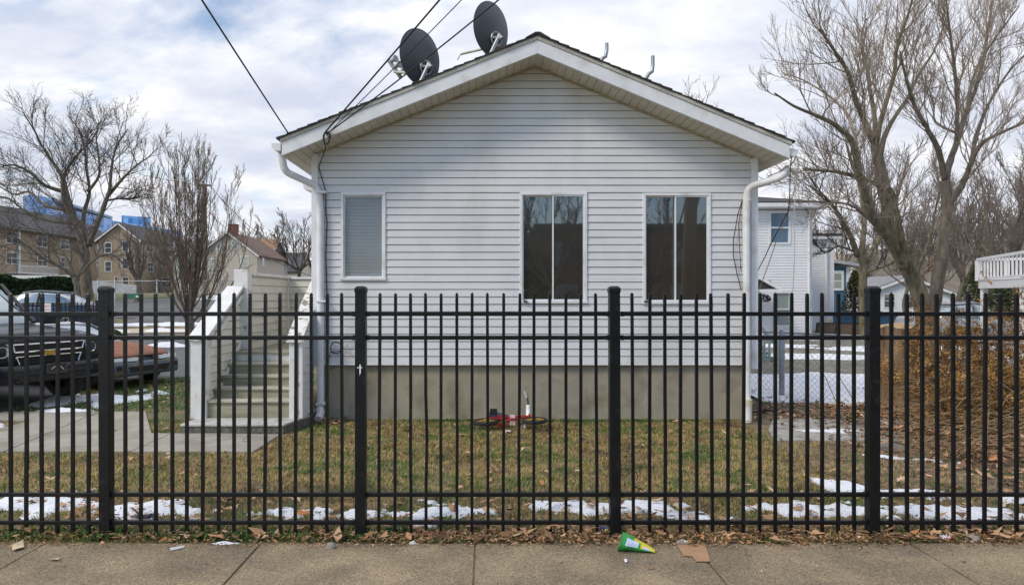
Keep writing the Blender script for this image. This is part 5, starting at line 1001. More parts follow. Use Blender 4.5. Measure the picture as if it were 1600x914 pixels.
mb.f.append(tuple(nn * ring + j for j in range(ring))); mb.m.append(0)
mb.build('pouch', [GRN, mat('yellow print', (.65, .55, .04), .35), mat('pale blue print', (.50, .58, .78), .4, .15, 60)], bag, local=True, recalc=False)
mb = MB(); mb.v = [(-.107 + .02 * math.sin(6.28318 * j / ring), math.cos(6.28318 * j / ring) * .068, max(.006, .0605 + math.sin(6.28318 * j / ring) * .05)) for j in range(ring)]; mb.f = [tuple(range(ring))]; mb.m = [0]; mb.build('foil_lining', mat('silver foil lining', (.45, .47, .48), .3, metal=.7), bag, local=True, recalc=False)
bag.rotation_euler = (0, 0, R(-12))
def flat(name, label, pts, h, m, cat, th=.003, lift=0.0, grp=None):
    mb = MB(); q = [P(*p) for p in pts]; mb.extr([(p.x, p.y, .016 + lift * k) for k, p in enumerate(q)], (0, 0, th)); return tag(mb.build(name, m), label, cat, grp)
def gp(px, py, z=.012): D = (EYE - z) * F / (py - HY); return (px, py, D)
CARD = mat('brown cardboard', (.36, .215, .12), .85, .08, 12, .1)
flat('cardboard_piece', 'torn piece of brown cardboard on the pavement edge', [gp(1058, 852), gp(1102, 852), gp(1110, 878), gp(1088, 878), gp(1082, 870), gp(1068, 869)], 0, CARD, 'cardboard', .004)
flat('paper_scrap', 'tan torn paper scrap at the left end of the pavement', [gp(19, 852), gp(36, 845), gp(38, 857), gp(19, 863)], 0, mat('tan paper', (.52, .42, .28), .8), 'paper', .002, .004)
flat('paper_scrap', 'small folded tan scrap in the middle of the left paving slab', [gp(75, 875), gp(93, 873), gp(92, 878), gp(84, 877)], 0, mat('tan paper', (.5, .4, .3)), 'paper', .002, .006)
flat('plastic_stick', 'flat clear plastic strip lying on the edge of the left pavement', [gp(265, 857), gp(288, 853), gp(289, 856), gp(267, 861)], 0, mat('clear strip', (.55, .55, .55), .3), 'litter', .003)
flat('paper_scrap', 'tiny white paper bit on the pavement right of the green bag', [gp(975, 875), gp(978, 874), gp(981, 878), gp(977, 880)], 0, SNOW, 'paper', .004)
crumple('wrapper', 'blue and yellow wrapper caught in the leaves left of the green bag', (P(947, 0, 4.8).x, 4.86, .03), .06, .05, .05, mat('blue yellow wrapper', (.04, .09, .5), .4, col2=(.75, .7, .1), scale=30, lo=.48, hi=.52), 'wrapper', 2)
crumple('wrapper', 'white and pink crumpled wrapper in the leaves at the right', (P(1475, 0, 4.75).x, 4.73, .02), .06, .04, .05, mat('white pink wrapper', (.75, .72, .74), .5, col2=(.75, .2, .35), scale=30, lo=.55, hi=.62), 'wrapper', 8)
crumple('plastic_bag', 'dark plastic scrap in the snow right of the first gatepost', (P(225, 0, 5.1).x, 5.12, .04), .16, .08, .05, mat('dark plastic scrap', (.04, .05, .06), .4), 'plastic scrap', 3)
# ------------------------------------------------------------------ trees
def wob(p, q, n, amp, r):
    p, q = Vector(p), Vector(q); L_ = (q - p).length; out = [p]; off = Vector((0, 0, 0))
    for i in range(1, n):
        off += Vector((r.gauss(0, 1), r.gauss(0, 1), r.gauss(0, .6))) * amp * L_ / n; out.append(p.lerp(q, i / n) + off * (1 - i / n) * 1.5)
    out.append(q); return out
def spawn(mb, pts, rads, lvl, length, r, o, ctr=None):
    """side branches along a limb; lvl = remaining levels"""
    n = len(pts) - 1; seg = [(pts[i + 1] - pts[i]).length for i in range(n)]; tot = sum(seg)
    cnt = max(2, int(o['cnt'][lvl] * r.uniform(.8, 1.25)))
    for k in range(cnt):
        f = o.get('start', .25) + (1 - o.get('start', .25)) * (k + r.random()) / cnt; f = min(f, .99); s = f * tot; i = 0
        while i < n - 1 and s > seg[i]: s -= seg[i]; i += 1
        base = pts[i].lerp(pts[i + 1], min(1, s / max(seg[i], 1e-6))); t = (pts[i + 1] - pts[i]).normalized(); rr = rads[i] + (rads[i + 1] - rads[i]) * min(1, s / max(seg[i], 1e-6))
        side_v = t.orthogonal().normalized(); side_v.rotate(Matrix.Rotation(r.uniform(0, 6.283), 3, t)); ang = R(r.uniform(*o['ang']))
        d = (t * math.cos(ang) + side_v * math.sin(ang)); d.z += o['up'] * r.uniform(.5, 1.3); d.normalize()
        ln = length * r.uniform(.55, 1.15) * (1.15 - .55 * f); m_ = 4 if lvl > 0 else 3; q = [base]; dd_ = d.copy()
        for j in range(m_):
            dd_ = (dd_ + Vector((r.gauss(0, o['wig']), r.gauss(0, o['wig']), r.gauss(0, o['wig']) + o['up'] * .25))).normalized(); q.append(q[-1] + dd_ * ln / m_)
        r0 = max(o['rmin'], min(rr * .62, o['rl'][lvl])); r1 = max(o['rmin'] * .8, r0 * .35); rd = [r0 + (r1 - r0) * j / m_ for j in range(m_ + 1)]
        mb.tube(q, rd, 5 if lvl >= 2 else 3, cap=False)
        if lvl > 0: spawn(mb, q, rd, lvl - 1, ln * o['ratio'], r, o)
def bare_tree(name, label, limbs, o, barkm, twigm, seed, grp=None, base=None, first_trunk=True):
    """limbs: list of (points, r0, r1); the first is the trunk"""
    r = random.Random(seed); p0 = limbs[0][0][0]; t_ = thing(name, label, 'tree', tuple(base or p0), group=grp); tm = MB(); cm = MB()
    for li, (pts, r0, r1) in enumerate(limbs):
        sm = []; 
        P_ = [Vector(p) for p in pts]
        for i in range(len(P_) - 1):       # Catmull-Rom
            a, b, c, d = P_[max(i - 1, 0)], P_[i], P_[i + 1], P_[min(i + 2, len(P_) - 1)]
            for k in range(4):
                t = k / 4; sm.append(.5 * ((2 * b) + (c - a) * t + (2 * a - 5 * b + 4 * c - d) * t * t + (3 * b - a - 3 * c + d) * t ** 3))
        sm.append(P_[-1]); n = len(sm); rd = [r0 + (r1 - r0) * (i / (n - 1)) ** .85 for i in range(n)]
        if li == 0 and o.get('flare', True): rd[0] *= 1.35; rd[1] *= 1.12
        big = r0 > o.get('trunkr', .05); sm = [p + Vector((r.gauss(0, 1), r.gauss(0, 1), 0)) * rd[i] * .09 for i, p in enumerate(sm)]
        (tm if big else cm).tube(sm, [q * r.uniform(.94, 1.06) for q in rd], 10 if big else 6)
        if o.get('skip0') and li == 0: continue
        tot = sum((sm[i + 1] - sm[i]).length for i in range(n - 1)); spawn(cm, sm, rd, o['lv'], min(o['len'], tot * .62), r, o)
    tm.build('trunk', barkm, t_, smooth='all', recalc=False); cm.build('crown', twigm, t_, recalc=False); return t_
def limb(pts, D, r, y0=0.0, dz=None):
    """photo measurements (px,py) at distance D; depth drifts by y0 along the limb"""
    n = len(pts); return [P(x, y, D + y0 * i / (n - 1)) for i, (x, y) in enumerate(pts)]
O1 = dict(cnt=[7, 8, 12, 11], ang=(20, 48), up=.25, wig=.10, rmin=.0042, rl=[.005, .0085, .017, .05], ratio=.60, lv=2, len=2.25, start=.14, skip0=True)
def C4(l): return [(1180 + x / 1.988, y / 1.988) for x, y in l]
D = 17.5; rr = random.Random(5)
L1 = [(limb(C4([(545, 1110), (515, 930), (480, 850), (440, 770), (415, 690), (400, 600), (385, 520), (372, 450)]), D, 0), .215, .125),
      (limb(C4([(372, 450), (345, 390), (310, 300), (285, 220), (240, 150), (200, 90)]), D, 0, -2.5), 0.0912, .02),
      (limb(C4([(375, 460), (372, 380), (360, 300), (345, 210), (330, 120), (345, 60)]), D, 0, 1.5), 0.0760, .02),
      (limb(C4([(385, 500), (400, 430), (430, 370), (470, 310), (510, 230), (560, 150), (600, 40)]), D, 0, 2.5), 0.0760, .02),
      (limb(C4([(376, 440), (400, 340), (430, 240), (440, 150), (470, 60), (500, -40)]), D, 0, -1.5), 0.0684, .02),
      (limb(C4([(470, 830), (420, 750), (375, 690), (345, 610), (320, 520), (300, 440), (250, 390), (190, 360), (120, 330), (60, 290)]), D - .3, 0, -3.0), .14, .015),
      (limb(C4([(330, 540), (310, 430), (280, 350), (230, 300), (150, 250), (90, 230)]), D - .3, 0, 2.0), 0.0456, .015),
      (limb(C4([(405, 600), (370, 570), (320, 550), (260, 535), (200, 530), (150, 525)]), D, 0, -1.5), 0.0570, .03),
      (limb(C4([(400, 720), (350, 680), (300, 640), (240, 630), (190, 650)]), D, 0, -2), .05, .012),
      (limb(C4([(478, 830), (455, 740), (440, 660), (425, 600), (410, 580)]), D - .5, 0, -.5), 0.0760, .06),
      (limb(C4([(500, 850), (540, 750), (560, 650), (575, 590)]), D + 1, 0, 1.5), 0.0532, .02)]
bare_tree('bare_tree', 'large leaning bare tree with several thick mossy limbs beside the white neighbour house', L1, O1, BARK_G, BARK_L, 11)
D = 18.5
L2 = [(limb(C4([(545, 1080), (560, 930), (578, 800), (588, 700), (595, 620), (590, 560)]), D, 0), .16, .125),
      (limb(C4([(590, 560), (570, 470), (540, 410), (500, 340), (480, 280), (465, 230), (450, 160)]), D, 0, -2), 0.0836, .02),
      (limb(C4([(590, 570), (605, 500), (630, 430), (655, 350), (690, 260), (715, 150), (735, 20), (745, -60)]), D, 0, 1.5), 0.0988, .02),
      (limb(C4([(600, 640), (640, 580), (665, 520), (700, 450), (760, 415), (835, 380), (900, 330)]), D, 0, -2), 0.0912, .02),
      (limb(C4([(625, 440), (628, 340), (622, 240), (610, 140), (600, 60), (590, -30)]), D, 0, -1), 0.0608, .018),
      (limb(C4([(660, 350), (670, 270), (700, 190), (760, 100), (820, 20)]), D, 0, 2), 0.0532, .018),
      (limb(C4([(670, 510), (700, 380), (750, 280), (800, 210), (880, 130)]), D, 0, 2.5), 0.0608, .018),
      (limb(C4([(640, 420), (560, 380), (555, 320), (530, 260)]), D, 0, 1), .04, .015)]
bare_tree('bare_tree', 'tall bare tree forking widely above the middle of the right hand wire fence', L2, O1, BARK, BARK_L, 12)
O3 = dict(O1, cnt=[7, 8, 10], rmin=.0065, rl=[.0075, .013, .03], len=3.0, lv=2)
D = 27
L3 = [(limb([(1350, 540), (1348, 450), (1350, 420), (1340, 390)], D, 0), .17, .13), (limb([(1340, 400), (1325, 360), (1300, 320), (1280, 300), (1262, 290)], D, 0, -2), .12, .02), (limb([(1345, 400), (1350, 350), (1345, 300), (1330, 250), (1320, 215)], D, 0, 1), .12, .02),
      (limb([(1350, 410), (1375, 370), (1395, 330), (1410, 280), (1420, 240)], D, 0, 2), .11, .02), (limb([(1352, 425), (1385, 415), (1420, 400), (1450, 395)], D, 0, -2), .07, .02), (limb([(1338, 395), (1310, 385), (1290, 395), (1275, 380)], D, 0, 1), .05, .02)]
bare_tree('bare_tree', 'smaller bare tree standing behind the blue fence and the blue house corner', L3, O3, BARK_G, BARK_D, 13)
BARK_F = mat('far twig bark', (.15, .12, .098), .95, .3, 10)
def auto_tree(label, px, D, base_py, top_py, width_px, seed, nl=7, r0=.25, o=None, barkm=None, twigm=None, grp='bare trees farther back', zb=None, name='bare_tree', fork=.3, spread=1.0):
    r = random.Random(seed); s = D / F; b = P(px, base_py, D); b.z = ground_z(b.x, b.y) - .1 if zb is None else zb; top = P(px, top_py, D).z; H = top - b.z; W = width_px * s / 2
    fk = b + Vector((r.uniform(-.1, .1) * W, 0, H * fork)); limbs = [([b, b.lerp(fk, .5) + Vector((r.uniform(-.03, .03) * H, 0, 0)), fk], r0, r0 * .7)]
    for i in range(nl):
        a = 6.283 * i / nl + r.uniform(-.4, .4); rad = W * r.uniform(.35, .9) * spread; hgt = H * r.uniform(.75, .97) if rad < W * .6 else H * r.uniform(.55, .88)
        e_ = b + Vector((math.cos(a) * rad, math.sin(a) * rad * .8, hgt)); st_ = b.lerp(fk, r.uniform(.75, 1)); m1 = st_.lerp(e_, .35) + Vector((math.cos(a) * rad * .15, 0, -H * .02)); m2 = st_.lerp(e_, .7) + Vector((r.gauss(0, .04) * W, r.gauss(0, .04) * W, 0))
        limbs.append(([st_, m1, m2, e_], r0 * .5, r0 * .1))
    oo = dict(O3); oo.update(dict(rmin=max(.005, D * .00027), len=H * .3)); oo['rl'] = [oo['rmin'] * 1.1, oo['rmin'] * 1.7, r0 * .25, r0 * .3]
    if o: oo.update(o)
    return bare_tree(name, label, limbs, oo, barkm or BARK, twigm or BARK_F, seed, grp)
# left: big spreading tree by hand
def C1(l): return [(x / 2.857, 160 + y / 2.857) for x, y in l]
D = 42; OA = dict(O3, rmin=.0085, rl=[.0098, .014, .030], len=3.1, cnt=[6, 8, 12], ratio=.66, up=.14, ang=(24, 58))
LA = [(limb(C1([(390, 900), (385, 800), (375, 700), (365, 600), (355, 545)]), D, 0), .38, .26), (limb(C1([(360, 560), (310, 490), (285, 420), (275, 330), (230, 260), (185, 190), (150, 120), (110, 60)]), D, 0, -2), .20, .03),
      (limb(C1([(285, 400), (200, 370), (130, 310), (60, 280), (0, 290)]), D, 0, -2), .14, .03), (limb(C1([(365, 600), (330, 500), (300, 400), (290, 320), (350, 230), (400, 180), (440, 120)]), D, 0, 2), .15, .03),
      (limb(C1([(365, 580), (380, 470), (400, 400), (385, 300), (380, 220), (350, 120), (300, 60)]), D, 0, 1), .14, .03), (limb(C1([(395, 640), (430, 550), (470, 450), (490, 380), (500, 280), (520, 200), (570, 120)]), D, 0, -1), .19, .03),
      (limb(C1([(480, 420), (540, 350), (600, 290), (670, 240)]), D, 0, -2), .12, .025), (limb(C1([(470, 440), (530, 430), (600, 430), (650, 410)]), D, 0, 2), .08, .02), (limb(C1([(390, 400), (440, 330), (440, 240), (430, 160), (440, 90)]), D, 0, 1), .1, .025),
      (limb(C1([(290, 480), (200, 460), (130, 400), (60, 410), (-40, 350)]), D, 0, 2), .12, .03), (limb(C1([(340, 540), (230, 530), (120, 490), (40, 430), (-30, 420)]), D, 0, -1), .12, .03)]
bare_tree('bare_tree', 'huge spreading bare tree standing on the green bank at the left', LA, OA, BARK, BARK_D, 21)
D = 38
LB = [(limb(C1([(350, 890), (345, 830), (335, 780)]), D, 0), .20, .14), (limb(C1([(335, 785), (280, 740), (200, 700), (120, 640), (60, 600), (0, 610)]), D, 0, -2), .11, .03), (limb(C1([(340, 780), (380, 700), (370, 600), (330, 540), (280, 520)]), D, 0, 1), .09, .03),
      (limb(C1([(345, 780), (400, 720), (460, 680), (520, 690), (560, 740)]), D, 0, 1), .08, .03), (limb(C1([(335, 785), (300, 700), (240, 620), (170, 570), (90, 560)]), D, 0, 1), .09, .03)]
bare_tree('bare_tree', 'low crooked bare tree in front of the huge one on the green bank', LB, dict(OA, len=2.4, up=.05, cnt=[6, 7, 10]), BARK, BARK_D, 22)
auto_tree('slim young bare tree between the huge one and the upright one', 213, 40, 455, 345, 80, 23, 5, .16, dict(cnt=[4, 5, 6]), grp=None)
# upright vase-shaped tree
D = 22.0; r = random.Random(31); b = P(296, 530, D); b.z = ground_z(b.x, b.y) - .05
lt = [([b, b + Vector((.02, 0, .5)), b + Vector((0, 0, .9))], .15, .12)]
for i in range(30):
    a = 6.283 * i / 30 * 3 + r.uniform(-.3, .3); k = r.uniform(.15, .88); ex = math.cos(a) * 2.25 * k; ey = math.sin(a) * 1.6 * k; H = 6.15 - 2.6 * (abs(k) ** 2) * r.uniform(.75, 1.1) + r.uniform(-.2, .1)
    s0 = b + Vector((0, 0, r.uniform(.45, .95))); e_ = b + Vector((ex, ey, H)); m1 = s0 + Vector((ex * .55, ey * .55, (H - .8) * .28)); m2 = s0 + Vector((ex * .85, ey * .85, (H - .8) * .62)); lt.append(([s0, m1, m2, e_], .030, .007))
bare_tree('upright_tree', 'upright vase shaped bare tree with dense ascending twigs left of the stairs', lt, dict(O3, cnt=[5, 6, 10], ang=(18, 50), up=.42, wig=.07, rmin=.0045, rl=[.0052, .007, .011], len=1.35, lv=2, ratio=.5, start=.12, flare=False, trunkr=.06), BARK, mat('brown twig bark', (.16, .12, .085), .95, .3, 10), 32)
# back trees
auto_tree('bare tree crown rising behind the cream house near the corner board', 470, 115, 440, 325, 110, 41, 8, .35, dict(cnt=[4, 6, 7]), zb=2)
auto_tree('rounded bare tree behind the grey gabled house roof', 425, 135, 440, 345, 80, 42, 7, .35, dict(cnt=[4, 5, 7]), zb=2)
auto_tree('distant bare tree just left of the cream house chimney side', 395, 140, 440, 350, 60, 45, 6, .3, dict(cnt=[4, 5, 6]), zb=2)
auto_tree('bare twig tops showing over the right roof slope', 1075, 44, 480, 150, 170, 43, 8, .35, dict(cnt=[5, 6, 7]), zb=0)
for i, (px, D, top, wd, lb) in enumerate(((1575, 24, 215, 190, 'bare tree leaning in from the right edge behind the white deck'), (1500, 34, 250, 150, 'bare tree standing behind the right forked tree'), (1560, 42, 255, 170, 'thicket like bare tree above the white deck railing'), (1415, 46, 290, 150, 'bare tree seen between the two large right trees'), (1640, 30, 170, 160, 'bare tree mostly beyond the right edge of the view'), (1300, 50, 330, 110, 'bare tree above the blue house roof'), (1460, 60, 330, 140, 'pale distant bare tree behind the fork of the right tree'))):
    auto_tree(lb, px, D, 480, top, wd, 51 + i, 7, .15, dict(cnt=[5, 6, 6]), zb=0)
# evergreens
def leafy(name, label, cat, c, rx, ry, h, n, size, m, seed, stem=True, shape=1.0, grp=None):
    r = random.Random(seed); t_ = thing(name, label, cat, tuple(c), group=grp); mb = MB(); vals = []
    for i in range(n):
        z = r.random() ** .9; a = r.uniform(0, 6.283); prof = (1 - z ** (1.5 * shape)) ** .8 * .92 + .08 if shape > .9 else math.sin(math.pi * (.15 + .8 * z)) ** .5; k = r.random() ** .4 * prof * (1 + .25 * noise.noise(Vector((math.cos(a) * 2, math.sin(a) * 2, z * 5 + seed))))
        p = Vector(c) + Vector((math.cos(a) * rx * k, math.sin(a) * ry * k, z * h)); d = Vector((r.gauss(0, 1), r.gauss(0, 1), r.gauss(0, 1))).normalized(); e_ = d.orthogonal().normalized() * size * r.uniform(.5, 1); d *= size * r.uniform(.6, 1.3)
        mb.add([p - d, p + e_ * .5, p + d, p - e_ * .5], [(0, 1, 2, 3)]); vals.append(r.random())
    o = mb.build('foliage', m, t_, recalc=False); a_ = o.data.attributes.new('rnd', 'FLOAT', 'FACE'); a_.data.foreach_set('value', vals)
    if stem: MB().tube([Vector(c) - Vector((0, 0, .1)), Vector(c) + Vector((0, 0, h * .8))], [rx * .12, rx * .03], 6).build('stem', BARK, t_)
    return t_
EVG = mat_attr('evergreen foliage', [(0, (.02, .035, .012)), (.5, (.045, .065, .02)), (1, (.09, .10, .035))]); HEDGE = mat_attr('dark hedge foliage', [(0, (.008, .018, .008)), (.6, (.018, .04, .015)), (1, (.04, .07, .025))])
q = P(1336, 0, 33); leafy('evergreen_shrub', 'olive brown evergreen column against the blue house', 'shrub', (q.x, 33, 0), .75, .7, 2.9, 2600, .09, mat_attr('olive evergreen', [(0, (.03, .035, .01)), (.6, (.08, .075, .025)), (1, (.14, .12, .045))]), 3)
q = P(1528, 0, 30); leafy('evergreen_shrub', 'dark evergreen tree left of the white deck post', 'shrub', (q.x, 30, 0), .8, .8, 3.2, 2600, .1, EVG, 4)
q = P(1575, 0, 24); leafy('evergreen_shrub', 'dark evergreen shrub under the white deck', 'shrub', (q.x, 24, 0), 1.0, 1, 2.0, 2200, .1, EVG, 5, shape=.8)
q = P(176, 0, 19.5); leafy('round_shrub', 'small round green shrub beside the first gatepost', 'shrub', (q.x - .05, 19.5, .1), .36, .36, .62, 1500, .045, EVG, 6, shape=.8)
# hedge
t_ = thing('hedge', 'long dark clipped hedge in front of the white board fence', 'hedge', (-43, 52, 1.6)); mb = MB(); vals = []; r = random.Random(77); x0, x1 = P(-60, 0, 50).x, P(122, 0, 54).x
for i in range(16000):
    x = r.uniform(x0, x1); y = 50 + (x - x0) / (x1 - x0) * 4 + r.uniform(0, 1.2); k = r.random() ** .5; z = 1.6 + k * (1.45 + .12 * math.sin(x * 2) + .2 * noise.noise(Vector((x * .8, 0, 0)))); p = Vector((x, y, z)); d = Vector((r.gauss(0, 1), r.gauss(0, 1), r.gauss(0, 1))).normalized(); e_ = d.orthogonal() * .13; d *= .15
    mb.add([p - d, p + e_ * .5, p + d, p - e_ * .5], [(0, 1, 2, 3)]); vals.append(r.random())
o = mb.build('foliage', HEDGE, t_, recalc=False); a_ = o.data.attributes.new('rnd', 'FLOAT', 'FACE'); a_.data.foreach_set('value', vals)
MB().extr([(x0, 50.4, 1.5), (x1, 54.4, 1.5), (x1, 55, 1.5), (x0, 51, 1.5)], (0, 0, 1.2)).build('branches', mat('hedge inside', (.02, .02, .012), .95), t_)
# far hill with a wood
mb = MB(); hx = [i * 12 for i in range(0, 26)]
for j, (y, k) in enumerate(((95, 0), (130, .55), (165, .85), (210, 1.0), (260, .9))):
    for x in hx: mb.v.append((x + 20, y, k * (11 + 6 * min(1, x / 120) + 1.5 * math.sin(x * .06))))
n = len(hx)
for j in range(4):
    for i in range(n - 1): mb.f.append((j * n + i, j * n + i + 1, (j + 1) * n + i + 1, (j + 1) * n + i)); mb.m.append(0)
tag(mb.build('hill', mat('leaf covered hill', (.11, .085, .06), .95, .3, .3, col2=(.17, .14, .11)), smooth='all'), 'low wooded hill far behind the right hand yards', kind='structure')
r = random.Random(91); mb = MB()
for i in range(150):
    x = r.uniform(30, 190); y = r.uniform(95, 205); k = min(1, max(0, (y - 95) / 70)); z = k * 11 + (2 if y > 130 else 0); H = r.uniform(7, 12); b = Vector((x, y, z - 1)); top = b + Vector((r.gauss(0, .5), 0, H)); rd = [.16, .05]; mb.tube([b, top], rd, 4, cap=False)
    for q in range(26):
        f = r.uniform(.25, .95); s_ = b.lerp(top, f); a = r.uniform(0, 6.28); l_ = H * .33 * (1.2 - f); e_ = s_ + Vector((math.cos(a) * l_, math.sin(a) * l_, l_ * r.uniform(.6, 1.3))); mb.tube([s_, s_.lerp(e_, .5) + Vector((0, 0, -.1)), e_], [.07, .05, .04], 3, cap=False)
        for w_ in range(5):
            s2 = s_.lerp(e_, r.uniform(.3, 1)); e2 = s2 + Vector((r.gauss(0, .5), r.gauss(0, .5), r.uniform(.3, 1.3))); mb.tube([s2, e2], [.045, .035], 3, cap=False)
tag(mb.build('distant_wood', mat('distant wood bark', (.12, .095, .08), .95, .25, .3), recalc=False), 'brown leafless wood covering the far hill', kind='stuff')
# utility pole at the left distance and the one whose cables cross the view
PW = mat('weathered pole wood', (.20, .155, .10), .9, .2, 5, .4, 30, stretch=(1, 1, .1))
t_ = thing('utility_pole', 'wooden utility pole with a transformer seen through the upright bare tree', 'pole', (P(320, 0, 45).x, 45, 1.5)); q = P(320, 288, 45); MB().tube([(q.x, 45, 1.4), (q.x, 45, q.z)], [.17, .13], 10).build('mast', mat('pale pole wood', (.26, .22, .17), .9), t_, smooth=True)
a = P(313, 322, 44.7); MB().lathe([(0, -.45), (.22, -.45), (.25, -.4), (.25, .4), (.2, .47), (0, .5)], a, (0, 0, 1), 14).build('transformer', mat('grey transformer', (.25, .26, .27), .5), t_, smooth=True)
a = P(311, 290, 45); b = P(329, 291, 45); MB().box((a.x, 44.93, a.z - .06), (b.x, 45.07, a.z + .06)).build('crossarm', PW, t_)
t_ = thing('utility_pole', 'leaning wooden pole behind the viewer, mirrored in the right window', 'pole', tuple(POLE)); MB().tube([(4.65, 2.66, -.2), (4.8, 2.68, 4), (4.95, 2.72, 9.3)], [.17, .15, .11], 14).build('mast', PW, t_, smooth=True)
t_ = thing('utility_pole', 'wooden pole across the road behind the viewer at the left', 'pole', (-2.1, -6.5, 0)); MB().tube([(-2.1, -9.0, -.2), (-2.1, -9.0, 8.2)], [.16, .11], 12).build('mast', PW, t_, smooth=True)
# left distant wires
for k, (a, b, lb) in enumerate((((0, 205, 60), (311, 290, 45), 'upper far wire from the left edge to the distant pole'), ((0, 322, 60), (318, 395, 45), 'lower far wire sloping across the townhouse roof'), ((329, 291, 45), (488, 418, 30), 'far wire descending from the distant pole to the stairs'), ((325, 330, 45), (488, 432, 30), 'second far wire descending from the distant pole'))):
    cable('far_wire', lb, sag(P(*a), P(*b), .5), .016, grp='wires in the far left')
for k, (a, b, lb) in enumerate((((1250, 303, 30), (1620, 345, 26), 'upper thin wire behind the right trees'), ((1300, 384, 36), (1620, 380, 30), 'lower thin wire above the blue house'))):
    cable('far_wire', lb, sag(P(*a), P(*b), .3), .010, grp='wires behind the right trees')
# across the road behind the viewer, seen only in the window glass
bb = thing('brick_building', 'long brick building across the road behind the viewer, mirrored in the windows', 'building', (2, -18, 0))
MB().box((2.7, -30, 0), (30, -17, 5.2)).build('wall', mat('worn brown brick', (.15, .10, .07), .9, .35, 1.5), bb)
for i in range(9):
    for z in (1.0, 3.2): x = 3.6 + i * 3; MB().box((x, -16.99, z), (x + 1.2, -16.95, z + 1.3)).build('window', GLASS_F, bb)
MB().box((2.5, -30.2, 5.2), (30.2, -16.8, 5.45)).build('roof', ROOF_D, bb)
for i, (x, y, H, lb) in enumerate(((.9, -13.5, 8.5, 'bare tree across the road, mirrored in the middle window'), (2.8, -11.5, 7.0, 'second bare tree across the road behind the viewer'), (7.5, -12, 8, 'third bare tree across the road behind the viewer, farthest right'))):
    r = random.Random(200 + i); b = Vector((x, y, 0)); fk = b + Vector((.1, 0, H * .28)); lm = [([b, fk], .16, .12)]
    for k in range(6):
        a = 6.28 * k / 6; e_ = b + Vector((math.cos(a) * H * .3, math.sin(a) * H * .25, H * r.uniform(.7, 1))); lm.append(([fk, fk.lerp(e_, .5) + Vector((math.cos(a) * .4, 0, -.1)), e_], .08, .02))
    bare_tree('bare_tree', lb, lm, dict(O3, rmin=.012, rl=[.014, .02, .04], len=2.2, cnt=[4, 5, 6]), BARK, BARK_D, 210 + i, 'bare trees across the road')
leafy('evergreen_shrub', 'broad dark shrub across the road, mirrored low in the middle window', 'shrub', (1.3, -15, 0), 1.9, 1.3, 4.0, 4200, .14, HEDGE, 15, shape=.8)
leafy('evergreen_shrub', 'lower dark shrub across the road at the foot of the brick building', 'shrub', (-1.6, -16, 0), 2.2, 1.3, 3.2, 3200, .14, EVG, 16, shape=.8)
# broken stump at the right
D = 9.7
t_ = thing('tree_stump', 'thick broken brown tree stump just right of the right gatepost', 'stump', tuple(P(1411, 690, D))); q = P(1411, 0, D); mb = MB(); nn = 40; zt = P(0, 512, D).z; K = 16
for i in range(K + 1):
    z = -.1 + (zt + .1) * i / K
    for j in range(nn):
        a = 6.283 * j / nn; k = .30 * (1 + .35 * math.exp(-max(0, z) * 5) + .09 * noise.noise(Vector((math.cos(a) * 1.5, math.sin(a) * 1.5, z * .8))) + .06 * noise.noise(Vector((math.cos(a) * 6, math.sin(a) * 6, z * .7)))); zz = z + (.09 * noise.noise(Vector((math.cos(a) * 2, math.sin(a) * 2, 7))) if i == K else 0)
        mb.v.append((q.x + math.cos(a) * k, D + .1 + math.sin(a) * k, zz))
for i in range(K):
    for j in range(nn): mb.f.append((i * nn + j, i * nn + (j + 1) % nn, (i + 1) * nn + (j + 1) % nn, (i + 1) * nn + j)); mb.m.append(0)
mb.build('trunk', mat('brown stump bark', (.075, .048, .028), .95, .4, 9, 1.0, 22, col2=(.26, .175, .10), stretch=(1, 1, .22)), t_, smooth='all')
mb = MB(); mb.v = [(q.x + math.cos(6.283 * j / nn) * .285, D + .1 + math.sin(6.283 * j / nn) * .285, zt + .05 * noise.noise(Vector((math.cos(6.283 * j / nn) * 2, math.sin(6.283 * j / nn) * 2, 7)))) for j in range(nn)] + [(q.x, D + .1, zt + .07)]; mb.f = [(j, (j + 1) % nn, nn) for j in range(nn)]; mb.m = [0] * nn; mb.build('cut_top', mat('cut wood', (.34, .24, .13), .9, .2, 12), t_, recalc=False)
